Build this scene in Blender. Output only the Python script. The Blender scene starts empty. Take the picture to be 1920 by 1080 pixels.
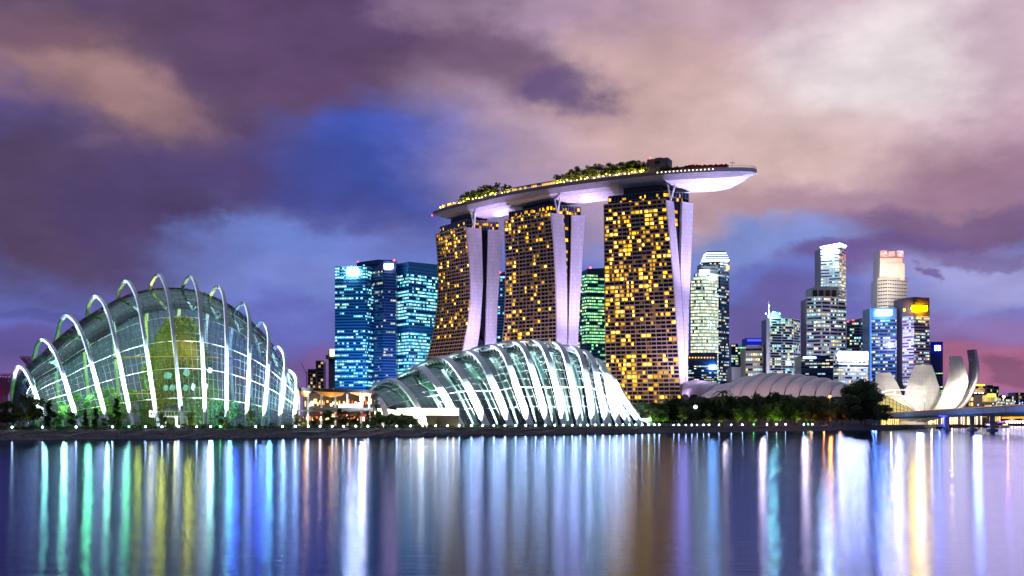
import bpy, bmesh, math, random
from mathutils import Vector, Matrix
R = math.radians
random.seed(7)
scene = bpy.context.scene
COL = scene.collection

# ------------------------------------------------------------------ camera
F, CX, HY, CH = 2000.0, 960.0, 790.0, 6.0      # focal length in photo pixels, centre column, horizon row, eye height
cam = bpy.data.cameras.new("camera"); cam_o = bpy.data.objects.new("camera", cam); COL.objects.link(cam_o)
cam.sensor_width = 36; cam.lens = 36 * F / 1920; cam.shift_y = (HY - 540) / 1920
cam.clip_start = 0.5; cam.clip_end = 60000
cam_o.location = (0, 0, CH); cam_o.rotation_euler = (R(90), 0, 0)
scene.camera = cam_o
scene.view_settings.view_transform = 'Standard'; scene.view_settings.look = 'None'
scene.view_settings.exposure = 0; scene.view_settings.gamma = 1
c = scene.cycles
c.use_denoising = True
c.max_bounces = 8; c.diffuse_bounces = 2; c.glossy_bounces = 4; c.transmission_bounces = 4; c.transparent_max_bounces = 16
c.sample_clamp_indirect = 30; c.sample_clamp_direct = 0
c.caustics_reflective = False; c.caustics_refractive = False
c.use_light_tree = True

def lin(col):                                   # 0-255 sRGB to linear
    o = []
    for v in col[:3]:
        v = v / 255
        o.append(v / 12.92 if v <= 0.04045 else ((v + 0.055) / 1.055) ** 2.4)
    return o

class NT:                                       # small wrapper to write shader maths
    def __init__(s, tree): s.t = tree; s.n = tree.nodes; s.l = tree.links
    def node(s, kind, **kw):
        n = s.n.new(kind)
        for k, v in kw.items(): setattr(n, k, v)
        return n
    def put(s, sock, v):
        if isinstance(v, bpy.types.NodeSocket): s.l.new(v, sock)
        elif v is not None: sock.default_value = v
    def m(s, op, a, b=None, c_=None, clamp=False):
        n = s.node('ShaderNodeMath', operation=op, use_clamp=clamp)
        s.put(n.inputs[0], a); s.put(n.inputs[1], b)
        if c_ is not None: s.put(n.inputs[2], c_)
        return n.outputs[0]
    def vm(s, op, a, b=None, scale=None):
        n = s.node('ShaderNodeVectorMath', operation=op)
        s.put(n.inputs[0], a)
        if b is not None: s.put(n.inputs[1], b)
        if scale is not None: s.put(n.inputs['Scale'], scale)
        return n.outputs['Value'] if op in ('LENGTH', 'DOT_PRODUCT') else n.outputs[0]
    def xyz(s, v):
        n = s.node('ShaderNodeSeparateXYZ'); s.put(n.inputs[0], v); return n.outputs
    def comb(s, x, y, z):
        n = s.node('ShaderNodeCombineXYZ')
        for i, v in enumerate((x, y, z)): s.put(n.inputs[i], v)
        return n.outputs[0]
    def mix(s, fac, a, b):
        n = s.node('ShaderNodeMix', data_type='RGBA')
        s.put(n.inputs['Factor'], fac); 
        for sock, v in ((n.inputs[6], a), (n.inputs[7], b)):
            if not isinstance(v, bpy.types.NodeSocket): v = (*v, 1.0)
            s.put(sock, v)
        return n.outputs[2]
    def mapr(s, v, a, b, c_, d, smooth=True):
        n = s.node('ShaderNodeMapRange', interpolation_type='SMOOTHSTEP' if smooth else 'LINEAR')
        for i, x in enumerate((v, a, b, c_, d)): s.put(n.inputs[i], x)
        return n.outputs[0]
    def noise(s, vec, scale, detail=4, rough=0.5, out=0, dist=0):
        n = s.node('ShaderNodeTexNoise'); s.put(n.inputs['Vector'], vec)
        n.inputs['Scale'].default_value = scale; n.inputs['Detail'].default_value = detail
        n.inputs['Roughness'].default_value = rough; n.inputs['Distortion'].default_value = dist
        return n.outputs[out]

# ------------------------------------------------------------------ dusk sky with long-exposure clouds
world = bpy.data.worlds.new("World"); scene.world = world; world.use_nodes = True
W = NT(world.node_tree)
for n in list(W.n): W.n.remove(n)
SUN_EL, SUN_AZ = R(1.0), R(25)
sky = W.node('ShaderNodeTexSky', sky_type='NISHITA', sun_disc=False)
sky.sun_elevation = SUN_EL; sky.sun_rotation = SUN_AZ
tc = W.node('ShaderNodeTexCoord').outputs['Generated']
d = W.vm('NORMALIZE', tc)
x, y, z = W.xyz(d)
az = W.m('MULTIPLY', W.m('ARCTAN2', x, y), F)
el = W.m('MULTIPLY', W.m('ARCSINE', z), F)
p = W.comb(az, el, 0.0)
ps = W.comb(W.m('MULTIPLY', az, 0.55), el, 0.0)            # clouds drawn out sideways
wa = W.noise(ps, 0.0042, 5, 0.52, 1)
wb = W.noise(ps, 0.0135, 5, 0.62, 1)
warp = W.vm('ADD', W.vm('SCALE', W.vm('SUBTRACT', wa, (0.5, 0.5, 0.5)), scale=330.0),
            W.vm('SCALE', W.vm('SUBTRACT', wb, (0.5, 0.5, 0.5)), scale=120.0))
pw = W.vm('ADD', p, W.vm('MULTIPLY', warp, (1.0, 0.75, 0.0)))
pwx, pwy, _ = W.xyz(pw)
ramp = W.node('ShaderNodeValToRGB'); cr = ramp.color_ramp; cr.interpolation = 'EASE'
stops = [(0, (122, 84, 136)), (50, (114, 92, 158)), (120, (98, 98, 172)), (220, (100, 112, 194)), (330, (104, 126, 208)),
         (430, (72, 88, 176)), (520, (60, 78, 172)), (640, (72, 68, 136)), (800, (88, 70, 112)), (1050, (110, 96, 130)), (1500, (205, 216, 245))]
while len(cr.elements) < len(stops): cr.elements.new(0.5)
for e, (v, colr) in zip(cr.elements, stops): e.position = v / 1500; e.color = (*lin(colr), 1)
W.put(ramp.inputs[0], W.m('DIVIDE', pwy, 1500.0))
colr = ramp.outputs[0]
def angles(px, py):
    v = Vector(((px - CX) / F, 1, (HY - py) / F)).normalized()
    return math.atan2(v.x, v.y) * F, math.asin(v.z) * F
BLOBS = [  # px, py, rx, ry, tilt, colour, weight, inner edge
    (470, 150, 760, 300, 12, (96, 74, 106), .97, .3), (60, 380, 400, 190, 6, (84, 68, 102), 1.0, .45), (270, 440, 190, 110, 30, (78, 64, 108), .95, .5),
    (110, 110, 330, 120, 16, (142, 110, 120), .95, .2), (250, 170, 250, 80, 20, (166, 130, 130), .8, .2), (60, 30, 240, 60, 0, (112, 84, 106), .7, .2),
    (620, 60, 300, 140, 10, (94, 70, 108), .9, .3), (420, 300, 240, 110, 0, (80, 66, 116), .85, .3),
    (800, 320, 330, 120, 10, (60, 84, 174), .95, .4), (600, 360, 160, 90, 0, (64, 76, 156), .8, .2), (900, 275, 190, 50, -10, (66, 98, 202), .7, .2), (690, 262, 130, 36, 14, (70, 92, 190), .7, .2), (950, 235, 120, 50, 10, (72, 76, 150), .7, .2),
    (1500, 140, 760, 330, -6, (192, 162, 178), 1.0, .55), (960, 0, 300, 70, 6, (168, 140, 166), .85, .4), (1290, 230, 300, 200, 22, (204, 170, 170), .95, .55),
    (930, 100, 230, 110, 25, (110, 84, 114), .85, .4), (1050, 165, 120, 50, -20, (94, 76, 126), .75, .3),
    (1660, 90, 330, 170, -12, (234, 222, 226), .95, .2), (1480, 250, 330, 130, 8, (214, 184, 182), .8, .2), (1890, 60, 120, 170, 0, (198, 170, 188), .8, .2),
    (1890, 330, 260, 130, 0, (154, 118, 144), .9, .3), (1560, 392, 420, 56, 6, (160, 128, 150), .8, .3), (1780, 425, 320, 50, 2, (116, 92, 136), .9, .45),
    (1400, 465, 260, 60, 0, (122, 146, 216), .9, .3), (1660, 480, 190, 50, -4, (104, 84, 142), .9, .45), (1530, 495, 120, 36, 0, (98, 82, 148), .8, .4),
    (1440, 600, 150, 60, -8, (96, 86, 152), .8, .4), (1850, 520, 250, 55, 3, (156, 158, 214), .9, .3), (1720, 560, 160, 50, 3, (136, 144, 210), .7, .3), (1730, 512, 30, 14, 0, (96, 80, 140), .8, .5), (1840, 482, 130, 16, 4, (112, 96, 150), .7, .4),
    (1870, 610, 220, 36, 0, (138, 112, 172), .7, .3), (1860, 690, 240, 60, 0, (164, 98, 136), .9, .3), (1890, 695, 70, 26, 8, (104, 72, 116), .8, .5),
    (600, 690, 240, 50, 0, (126, 90, 150), .8, .3), (120, 596, 260, 20, 4, (80, 78, 150), .6, .4), (580, 530, 330, 80, 0, (120, 136, 210), .9, .2), (470, 470, 210, 46, -4, (112, 134, 212), .8, .2),
    (60, 660, 260, 50, 0, (92, 76, 140), .7, .3)]
for (bx, by, rx, ry, tilt, bc, wt, ie) in BLOBS:
    a0, e0 = angles(bx, by)
    ct, st = math.cos(R(-tilt)), math.sin(R(-tilt))
    dx = W.m('SUBTRACT', pwx, a0); dy = W.m('SUBTRACT', pwy, e0)
    uu = W.m('ADD', W.m('MULTIPLY', dx, ct / rx), W.m('MULTIPLY', dy, st / rx))
    vv = W.m('ADD', W.m('MULTIPLY', dx, -st / ry), W.m('MULTIPLY', dy, ct / ry))
    dd = W.m('SQRT', W.m('ADD', W.m('MULTIPLY', uu, uu), W.m('MULTIPLY', vv, vv)))
    colr = W.mix(W.mapr(dd, 1.12, ie, 0.0, wt), colr, lin(bc))
fine = W.mapr(W.noise(ps, 0.011, 6, 0.55), 0.25, 0.75, 0.80, 1.19, False)
colr = W.mix(1.0, colr, colr)
sc_ = W.vm('SCALE', colr, scale=fine)
addn = W.vm('ADD', sc_, W.vm('SCALE', sky.outputs[0], scale=0.003))
# the eastern half of the sky, behind the viewer, has already gone dark
addn = W.vm('SCALE', addn, scale=W.mapr(y, -0.25, 0.35, 0.30, 1.0))
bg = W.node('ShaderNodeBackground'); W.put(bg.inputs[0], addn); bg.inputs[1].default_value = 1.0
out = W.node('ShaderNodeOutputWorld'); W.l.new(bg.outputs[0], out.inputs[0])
world.cycles.sampling_method = 'MANUAL'; world.cycles.sample_map_resolution = 512
# afterglow: the sun is down behind the city, so its lamp is all but out
sl = bpy.data.lights.new("sun", 'SUN'); sl.energy = 0.06; sl.angle = R(12); sl.color = (1.0, 0.72, 0.78)
so = bpy.data.objects.new("sun", sl); COL.objects.link(so)
so.rotation_euler = Vector((-math.sin(SUN_AZ), -math.cos(SUN_AZ), -math.tan(R(8)))).to_track_quat('-Z', 'Y').to_euler()
# ------------------------------------------------------------------ building blocks
def P(px, py, D): return Vector(((px - CX) / F * D, D, CH + (HY - py) / F * D))   # photo direction at depth D -> metres
def G(px, D, z=3.2): return Vector(((px - CX) / F * D, D, z))
def zat(py, D): return CH + (HY - py) / F * D
def ordinal(n):
    return f"{n}{'th' if 10 <= n % 100 <= 20 else {1: 'st', 2: 'nd', 3: 'rd'}.get(n % 10, 'th')}"

class MB:                                        # collects shapes that become ONE mesh
    def __init__(s): s.v = []; s.f = []; s.uv = {}; s.mi = []
    def add(s, verts, faces, mi=0):
        o = len(s.v); s.v += [tuple(v) for v in verts]
        for f in faces: s.f.append([i + o for i in f]); s.mi.append(mi)
    def quad(s, a, b, c_, d_, uv=None, mi=0):
        if uv: s.uv[len(s.f)] = uv
        s.add((a, b, c_, d_), [(0, 1, 2, 3)], mi)
    def box(s, ctr, size, rz=0, mi=0):
        cx, cy, cz = ctr; sx, sy, sz = (q / 2 for q in size); co, si = math.cos(rz), math.sin(rz)
        vs = [(cx + X * co - Y * si, cy + X * si + Y * co, cz + Z) for Z in (-sz, sz) for X, Y in ((-sx, -sy), (sx, -sy), (sx, sy), (-sx, sy))]
        s.add(vs, [(3, 2, 1, 0), (4, 5, 6, 7), (0, 1, 5, 4), (1, 2, 6, 5), (2, 3, 7, 6), (3, 0, 4, 7)], mi)
    def prism(s, poly, z0, z1, mi=0):            # poly: (x, y) counter-clockwise; z1 may be a list
        n = len(poly); z1s = z1 if isinstance(z1, (list, tuple)) else [z1] * n
        vs = [(q[0], q[1], z0) for q in poly] + [(q[0], q[1], h) for q, h in zip(poly, z1s)]
        s.add(vs, [tuple(range(n))[::-1], tuple(range(n, 2 * n))] + [(i, (i + 1) % n, n + (i + 1) % n, n + i) for i in range(n)], mi)
    def tube(s, path, rad, n=6, cap=True, mi=0):
        path = [Vector(q) for q in path]; k = len(path)
        rs = rad if isinstance(rad, (list, tuple)) else [rad] * k
        vs = []; up = None
        for i, q in enumerate(path):
            t = (path[min(i + 1, k - 1)] - path[max(i - 1, 0)])
            t = t.normalized() if t.length > 1e-9 else Vector((0, 0, 1))
            if up is None: up = t.orthogonal().normalized()
            up = (up - t * up.dot(t)); up = up.normalized() if up.length > 1e-6 else t.orthogonal().normalized()
            b = t.cross(up)
            for j in range(n):
                a = 2 * math.pi * j / n; vs.append(q + (up * math.cos(a) + b * math.sin(a)) * rs[i])
        fs = [(i * n + j, i * n + (j + 1) % n, (i + 1) * n + (j + 1) % n, (i + 1) * n + j) for i in range(k - 1) for j in range(n)]
        if cap: fs += [tuple(range(n))[::-1], tuple((k - 1) * n + j for j in range(n))]
        s.add(vs, fs, mi)
    def bar(s, a, b, r, n=4): s.tube([a, b], r, n)
    def ribbon(s, path, side, w, d_):            # rectangular section swept along a path; side = across vector
        path = [Vector(q) for q in path]; k = len(path); vs = []; S = Vector(side).normalized()
        ws = w if isinstance(w, (list, tuple)) else [w] * k
        for i, q in enumerate(path):
            t = (path[min(i + 1, k - 1)] - path[max(i - 1, 0)]).normalized()
            s2 = (S - t * S.dot(t)).normalized(); nn = s2.cross(t)
            for a, b in ((-1, -1), (1, -1), (1, 1), (-1, 1)): vs.append(q + s2 * a * ws[i] / 2 + nn * b * d_ / 2)
        fs = [(i * 4 + j, i * 4 + (j + 1) % 4, (i + 1) * 4 + (j + 1) % 4, (i + 1) * 4 + j) for i in range(k - 1) for j in range(4)]
        s.add(vs, fs + [(3, 2, 1, 0), tuple((k - 1) * 4 + j for j in range(4))])
    def grid(s, rows, mi=0, close=False):        # rows: list of equal-length point lists
        n = len(rows[0]); vs = [q for r in rows for q in r]
        s.add(vs, [(i * n + j, i * n + j + 1, (i + 1) * n + j + 1, (i + 1) * n + j) for i in range(len(rows) - 1) for j in range(n - 1)], mi)
    def ball(s, ctr, r, n=8, m=5, mi=0):
        c0 = Vector(ctr); rr = r if isinstance(r, (tuple, list)) else (r, r, r); vs = [c0 + Vector((0, 0, -rr[2]))]
        for i in range(1, m):
            th = math.pi * i / m
            for j in range(n):
                ph = 2 * math.pi * j / n; vs.append(c0 + Vector((rr[0] * math.sin(th) * math.cos(ph), rr[1] * math.sin(th) * math.sin(ph), -rr[2] * math.cos(th))))
        vs.append(c0 + Vector((0, 0, rr[2]))); fs = []
        for j in range(n): fs.append((0, 1 + (j + 1) % n, 1 + j))
        for i in range(m - 2):
            for j in range(n): fs.append((1 + i * n + j, 1 + i * n + (j + 1) % n, 1 + (i + 1) * n + (j + 1) % n, 1 + (i + 1) * n + j))
        l = len(vs) - 1; b = 1 + (m - 2) * n
        for j in range(n): fs.append((b + j, b + (j + 1) % n, l))
        s.add(vs, fs, mi)
    def build(s, name, mats, parent=None, origin=None, smooth=False):
        if not isinstance(mats, (list, tuple)): mats = [mats]
        org = Vector(ORG[parent.name]) if parent else Vector(origin or (0, 0, 0))
        me = bpy.data.meshes.new(name)
        me.from_pydata([tuple(Vector(v) - org) for v in s.v], [], s.f)
        for m_ in mats: me.materials.append(m_)
        if len(mats) > 1: me.polygons.foreach_set('material_index', s.mi)
        if s.uv:
            ul = me.uv_layers.new(name='UVMap')
            for fi, uvs in s.uv.items():
                for k, li in enumerate(me.polygons[fi].loop_indices): ul.data[li].uv = uvs[k]
        if smooth: me.polygons.foreach_set('use_smooth', [True] * len(me.polygons))
        me.update()
        o = bpy.data.objects.new(name, me); COL.objects.link(o)
        if parent: o.parent = parent
        else: o.location = org
        ORG[o.name] = tuple(org)
        return o
ORG = {}
def tag(o, label=None, cat=None, group=None, kind=None):
    if label: o['label'] = label
    if cat: o['category'] = cat
    if group: o['group'] = group
    if kind: o['kind'] = kind
    return o
def thing(name, label, cat, loc=(0, 0, 0), group=None):
    o = bpy.data.objects.new(name, None); COL.objects.link(o); o.location = loc; o.empty_display_size = 1
    ORG[o.name] = tuple(loc)
    return tag(o, label, cat, group)
def copy_tree(root, loc, rz=0, sc=1.0, label=None, group=None):      # a thing with its parts and sub-parts
    r = root.copy(); COL.objects.link(r); r.location = loc; r.rotation_euler = (0, 0, rz)
    r.scale = sc if isinstance(sc, (tuple, list)) else (sc, sc, sc)
    if label: r['label'] = label
    if group: r['group'] = group
    for ch in KIDS[root.name]:
        q = ch[0].copy(); COL.objects.link(q); q.parent = r
        for g in ch[1]:
            h = g.copy(); COL.objects.link(h); h.parent = q
    return r
KIDS = {}
def remember(root):
    KIDS[root.name] = [(ch, [g for g in bpy.data.objects if g.parent == ch]) for ch in bpy.data.objects if ch.parent == root]
    return root
def crom(pts, n):                                # smooth curve through points, n samples
    pts = [Vector(q) for q in pts]; ext = [pts[0] * 2 - pts[1]] + pts + [pts[-1] * 2 - pts[-2]]
    out_ = []; segs = len(pts) - 1
    for i in range(n):
        t = i / (n - 1) * segs; k = min(int(t), segs - 1); t -= k
        a, b, c_, d_ = ext[k:k + 4]
        out_.append(0.5 * ((2 * b) + (c_ - a) * t + (2 * a - 5 * b + 4 * c_ - d_) * t * t + (3 * b - a - 3 * c_ + d_) * t ** 3))
    return out_
def interp(tab, y):                              # piecewise linear, extrapolating
    for (y0, x0), (y1, x1) in zip(tab, tab[1:]):
        if y <= y1: break
    return x0 + (x1 - x0) * (y - y0) / (y1 - y0)

# ------------------------------------------------------------------ materials
def newmat(name):
    m_ = bpy.data.materials.new(name); m_.use_nodes = True; t = NT(m_.node_tree)
    return m_, t, t.n['Principled BSDF'], t.n['Material Output']
def pbr(name, col, rough=0.6, metal=0.0, var=0.0, vscale=0.5, spec=0.5, bump=0.0, lum=None):
    m_, t, b, o = newmat(name)
    base = (*col, 1)
    b.inputs['Base Color'].default_value = base; b.inputs['Roughness'].default_value = rough
    b.inputs['Metallic'].default_value = metal; b.inputs['Specular IOR Level'].default_value = spec
    if var or bump:
        geo = t.node('ShaderNodeNewGeometry').outputs['Position']
        nz = t.noise(geo, vscale, 5, 0.6)
        if var:
            k = t.mapr(nz, 0.3, 0.7, 1 - var, 1 + var, False)
            t.put(b.inputs['Base Color'], t.vm('SCALE', tuple(col), scale=k))
        if bump:
            bn = t.node('ShaderNodeBump'); t.put(bn.inputs['Height'], nz); bn.inputs['Strength'].default_value = bump
            t.put(b.inputs['Normal'], bn.outputs[0])
    return m_
def glow(name, rgb, strength, mis=False):        # a lamp, lit sign or lit window
    m_, t, b, o = newmat(name); t.n.remove(b)
    e = t.node('ShaderNodeEmission'); e.inputs[0].default_value = (*lin(rgb), 1); e.inputs[1].default_value = strength
    t.l.new(e.outputs[0], o.inputs[0])
    m_.cycles.emission_sampling = 'FRONT_BACK' if mis else 'NONE'
    return m_
def lit_band(name, c1, c2, prob, strength, dark=(0.01, 0.03, 0.07), cluster=3.0, seed=0.0, rowvar=1.3):
    """a ribbon of office windows: some bays lit, some dark glass; u counts bays, v counts floors"""
    m_, t, b, o = newmat(name)
    b.inputs['Base Color'].default_value = (*dark, 1); b.inputs['Roughness'].default_value = 0.12
    uv = t.node('ShaderNodeUVMap').outputs[0]
    u, v, _ = t.xyz(uv)
    fu = t.m('FLOOR', u); fv = t.m('FLOOR', v)
    def wn(a, bb, cc):
        n = t.node('ShaderNodeTexWhiteNoise', noise_dimensions='3D'); t.put(n.inputs['Vector'], t.comb(a, bb, cc)); return n.outputs[0]
    cell = wn(fu, fv, seed + .37); grp = wn(t.m('FLOOR', t.m('DIVIDE', u, cluster)), fv, seed + 5.1); row = wn(fv, seed, 9.3)
    mixn = t.m('ADD', t.m('MULTIPLY', cell, 0.45), t.m('MULTIPLY', grp, 0.55))
    thr = t.m('MULTIPLY', prob, t.m('ADD', 1 - rowvar / 2, t.m('MULTIPLY', row, rowvar)))
    on = t.m('LESS_THAN', mixn, thr)
    fr = t.m('FRACT', u)
    mull = t.m('MULTIPLY', t.m('GREATER_THAN', fr, 0.08), t.m('LESS_THAN', fr, 0.92))
    lev = t.m('ADD', 0.35, t.m('MULTIPLY', wn(fu, fv, seed + 3.3), 1.0))
    nz = t.mapr(t.noise(t.comb(t.m('MULTIPLY', u, 2.3), t.m('MULTIPLY', v, 3.1), seed), 1.0, 2), 0.3, 0.7, 0.45, 1.3, False)
    e = t.node('ShaderNodeEmission'); t.put(e.inputs[0], t.mix(wn(fu, fv, seed + 7.7), lin(c1), lin(c2)))
    t.put(e.inputs[1], t.m('MULTIPLY', t.m('MULTIPLY', on, mull), t.m('MULTIPLY', t.m('MULTIPLY', lev, nz), strength)))
    a = t.node('ShaderNodeAddShader'); t.l.new(b.outputs[0], a.inputs[0]); t.l.new(e.outputs[0], a.inputs[1])
    t.l.new(a.outputs[0], o.inputs[0]); m_.cycles.emission_sampling = 'NONE'
    return m_
def leafmat(name, c1, c2):
    m_, t, b, o = newmat(name)
    g = t.node('ShaderNodeNewGeometry')
    rnd = t.node('ShaderNodeObjectInfo').outputs['Random']
    k = t.m('FRACT', t.m('ADD', g.outputs['Random Per Island'], rnd))
    t.put(b.inputs['Base Color'], t.mix(k, c1, c2)); b.inputs['Roughness'].default_value = 0.55
    b.inputs['Specular IOR Level'].default_value = 0.25
    tr = t.node('ShaderNodeBsdfTranslucent'); t.put(tr.inputs[0], t.mix(k, c1, c2))
    mx = t.node('ShaderNodeMixShader'); mx.inputs[0].default_value = 0.3
    t.l.new(b.outputs[0], mx.inputs[1]); t.l.new(tr.outputs[0], mx.inputs[2]); t.l.new(mx.outputs[0], o.inputs[0])
    return m_
def glassmat(name, tint, glow_film=0.08, glow_col=(0.5, 0.7, 0.65), refl=(.13, .19, .17)):
    m_, t, b, o = newmat(name); t.n.remove(b)
    tr = t.node('ShaderNodeBsdfTransparent'); tr.inputs[0].default_value = (*tint, 1)
    gl = t.node('ShaderNodeBsdfGlossy'); gl.inputs['Roughness'].default_value = 0.06; gl.inputs[0].default_value = (*refl, 1)
    fr = t.node('ShaderNodeFresnel'); fr.inputs[0].default_value = 1.45
    tl = t.node('ShaderNodeBsdfTranslucent'); tl.inputs[0].default_value = (*glow_col, 1)  # added translucent film makes the panes glow with indoor light
    m1 = t.node('ShaderNodeMixShader'); m1.inputs[0].default_value = glow_film
    t.l.new(tr.outputs[0], m1.inputs[1]); t.l.new(tl.outputs[0], m1.inputs[2])
    m2 = t.node('ShaderNodeMixShader'); t.l.new(fr.outputs[0], m2.inputs[0]); t.l.new(m1.outputs[0], m2.inputs[1]); t.l.new(gl.outputs[0], m2.inputs[2])
    t.l.new(m2.outputs[0], o.inputs[0])
    return m_
M = {}
M['steel'] = pbr('white_painted_steel', (0.78, 0.8, 0.8), 0.45)
M['white'] = pbr('white_paint', (0.75, 0.75, 0.74), 0.6, var=.06, vscale=.3)
M['dark'] = pbr('dark_metal', (0.03, 0.03, 0.035), 0.5)
M['grey'] = pbr('grey_concrete', (0.28, 0.28, 0.3), 0.75, var=.15, vscale=.3)
M['concrete'] = pbr('pale_concrete', (0.42, 0.4, 0.4), 0.8, var=.12, vscale=.2)
M['glassdark'] = pbr('dark_glass', (0.012, 0.03, 0.06), 0.1, 0.0, spec=.8)
M['trunk'] = pbr('bark', (0.09, 0.065, 0.045), 0.9, var=.3, vscale=2)
M['leaf'] = leafmat('dark_foliage', (0.025, 0.06, 0.018), (0.07, 0.12, 0.03))
M['palm'] = leafmat('palm_fronds', (0.03, 0.07, 0.02), (0.09, 0.13, 0.03))
M['leafy'] = leafmat('yellow_green_foliage', (0.06, 0.11, 0.02), (0.16, 0.19, 0.03))
M['redlamp'] = glow('red_beacon', (255, 40, 60), 25, True)
def spot(loc, target, watts, rgb, angle=60, blend=.6, size=.6):  # makes real floods and added fill spots alike
    l = bpy.data.lights.new('floodlight', 'SPOT'); l.energy = watts; l.color = lin(rgb); l.spot_size = R(angle); l.spot_blend = blend; l.shadow_soft_size = size
    o = bpy.data.objects.new('floodlight', l); COL.objects.link(o); o.location = loc
    o.rotation_euler = (Vector(target) - Vector(loc)).to_track_quat('-Z', 'Y').to_euler(); return o
def lamp(loc, watts, rgb, size=.5):  # makes real lamps and added fill lamps alike
    l = bpy.data.lights.new('lamp_or_fill', 'POINT'); l.energy = watts; l.color = lin(rgb); l.shadow_soft_size = size
    o = bpy.data.objects.new('lamp_or_fill', l); COL.objects.link(o); o.location = loc; return o
# ------------------------------------------------------------------ water, land, embankment
def water_mat():
    m_, t, b, o = newmat('calm_bay_water')
    t.n.remove(b)
    df = t.node('ShaderNodeBsdfDiffuse'); df.inputs[0].default_value = (0.006, 0.014, 0.04, 1)
    gl = t.node('ShaderNodeBsdfGlossy', distribution='BECKMANN'); gl.inputs[0].default_value = (0.49, 0.59, 0.93, 1)
    fr = t.node('ShaderNodeFresnel'); fr.inputs[0].default_value = 1.33
    mx = t.node('ShaderNodeMixShader'); t.l.new(fr.outputs[0], mx.inputs[0]); t.l.new(df.outputs[0], mx.inputs[1]); t.l.new(gl.outputs[0], mx.inputs[2]); t.l.new(mx.outputs[0], o.inputs[0])
    pos = t.node('ShaderNodeNewGeometry').outputs['Position']
    X, Y, Z = t.xyz(pos)
    # smoothed long-exposure water: broad lanes of calmer and livelier surface, fine ripple near the eye
    lane = t.noise(t.comb(t.m('MULTIPLY', X, .0035), t.m('MULTIPLY', Y, .03), 0.0), 1.0, 3, .5)
    t.put(gl.inputs['Roughness'], t.mapr(lane, .35, .65, .11, .14))
    rip = t.noise(t.comb(t.m('MULTIPLY', X, .22), t.m('MULTIPLY', Y, .8), 0.0), 1.0, 6, .68)
    bn = t.node('ShaderNodeBump'); bn.inputs['Strength'].default_value = .3; bn.inputs['Distance'].default_value = .12
    t.put(bn.inputs['Height'], rip); t.put(gl.inputs['Normal'], bn.outputs[0])
    return m_
w = MB(); w.quad((-30000, -3000, 0), (30000, -3000, 0), (30000, 40000, 0), (-30000, 40000, 0))
tag(w.build('water', water_mat()), kind='structure')

BANK = [(-260, 343 - 26), (0, 341), (300, 365), (600, 400), (800, 432), (1000, 480), (1220, 545), (1440, 640), (1660, 755), (1740, 905), (1800, 1050), (1830, 1180)]
BK = [(x_, d_) for x_, d_ in BANK]
def bankD(px): return interp([(a, b) for a, b in BK], px)
ZL = 3.2
foot = [G(px, D_, 0) for px, D_ in BK]
top = [G(px, D_ + 5, ZL) for px, D_ in BK]
m_bank = pbr('stone_revetment', (0.085, 0.072, 0.08), 0.9, var=.55, vscale=1.1, bump=.9)
b = MB()
sub = []
for k in range(len(foot) - 1):
    n = 14
    for i in range(n + (k == len(foot) - 2)):
        sub.append((foot[k].lerp(foot[k + 1], i / n), top[k].lerp(top[k + 1], i / n)))
rng = random.Random(3)
rows = []
for f_, t_ in sub:
    rows.append([f_ + Vector((0, -.6, -1.5))] + [f_.lerp(t_, s) + Vector((rng.uniform(-.3, .3), rng.uniform(-.35, .35), rng.uniform(-.18, .18) if 0 < s < 1 else 0)) for s in (0, .2, .4, .6, .8, 1)] + [t_ + Vector((0, 2.2, 0))])
b.grid(rows)
tag(b.build('embankment', m_bank), kind='structure')
far = [G(1830, 1182, ZL), Vector((900, 3000, ZL)), Vector((9000, 15000, ZL)), Vector((-9000, 15000, ZL)), Vector((-900, 600, ZL)), top[0] + Vector((0, 2, 0))]
g = MB(); poly = [t_ + Vector((0, 2.0, -0.02)) for t_ in top[::1]] + far[1:-1]
vs = [(q.x, q.y, ZL - .02) for q in poly]
g.add(vs, [tuple(range(len(vs)))])
tag(g.build('ground', pbr('park_ground', (0.05, 0.06, 0.04), 0.95, var=.3, vscale=.2)), kind='structure')
# far shore right of the channel
g = MB(); q = [G(1790, 1900, 0), G(1960, 1700, 0), G(2600, 1500, 0), G(2600, 6000, 0), G(1700, 6000, 0)]
g.prism([(v.x, v.y) for v in q], -1, 3.0)
tag(g.build('far_shore', pbr('quay_ground', (0.12, 0.11, 0.11), 0.9)), kind='structure')
# ------------------------------------------------------------------ three hotel towers and the sky park
M['slab'] = pbr('balcony_concrete', (0.40, 0.34, 0.31), 0.75)
M['facadeglass'] = pbr('hotel_dark_glazing', (0.015, 0.02, 0.03), 0.12)
def tilemat():
    m_, t, b, o = newmat('pale_cladding_panels')
    uv = t.node('ShaderNodeUVMap').outputs[0]
    br = t.node('ShaderNodeTexBrick'); t.put(br.inputs['Vector'], uv)
    br.inputs['Color1'].default_value = (.62, .60, .64, 1); br.inputs['Color2'].default_value = (.56, .545, .59, 1); br.inputs['Mortar'].default_value = (.40, .38, .43, 1)
    br.inputs['Scale'].default_value = 1; br.inputs['Brick Width'].default_value = 5.0; br.inputs['Row Height'].default_value = 3.6; br.inputs['Mortar Size'].default_value = .12
    stain = t.noise(t.vm('MULTIPLY', uv, (.5, .03, 1)), 1.0, 4, .6)
    t.put(b.inputs['Base Color'], t.vm('SCALE', br.outputs[0], scale=t.mapr(stain, .35, .7, 1.05, .88, False))); b.inputs['Roughness'].default_value = .5
    return m_
M['tile'] = tilemat()
M['winA'] = glow('bright_hotel_room', (255, 164, 16), 3.7)
M['winB'] = glow('amber_hotel_room', (246, 184, 44), 1.05)
M['winC'] = glow('dim_hotel_room', (190, 130, 50), .4)
M['winD'] = glow('lamp_by_hotel_window', (255, 215, 80), 9)
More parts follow.
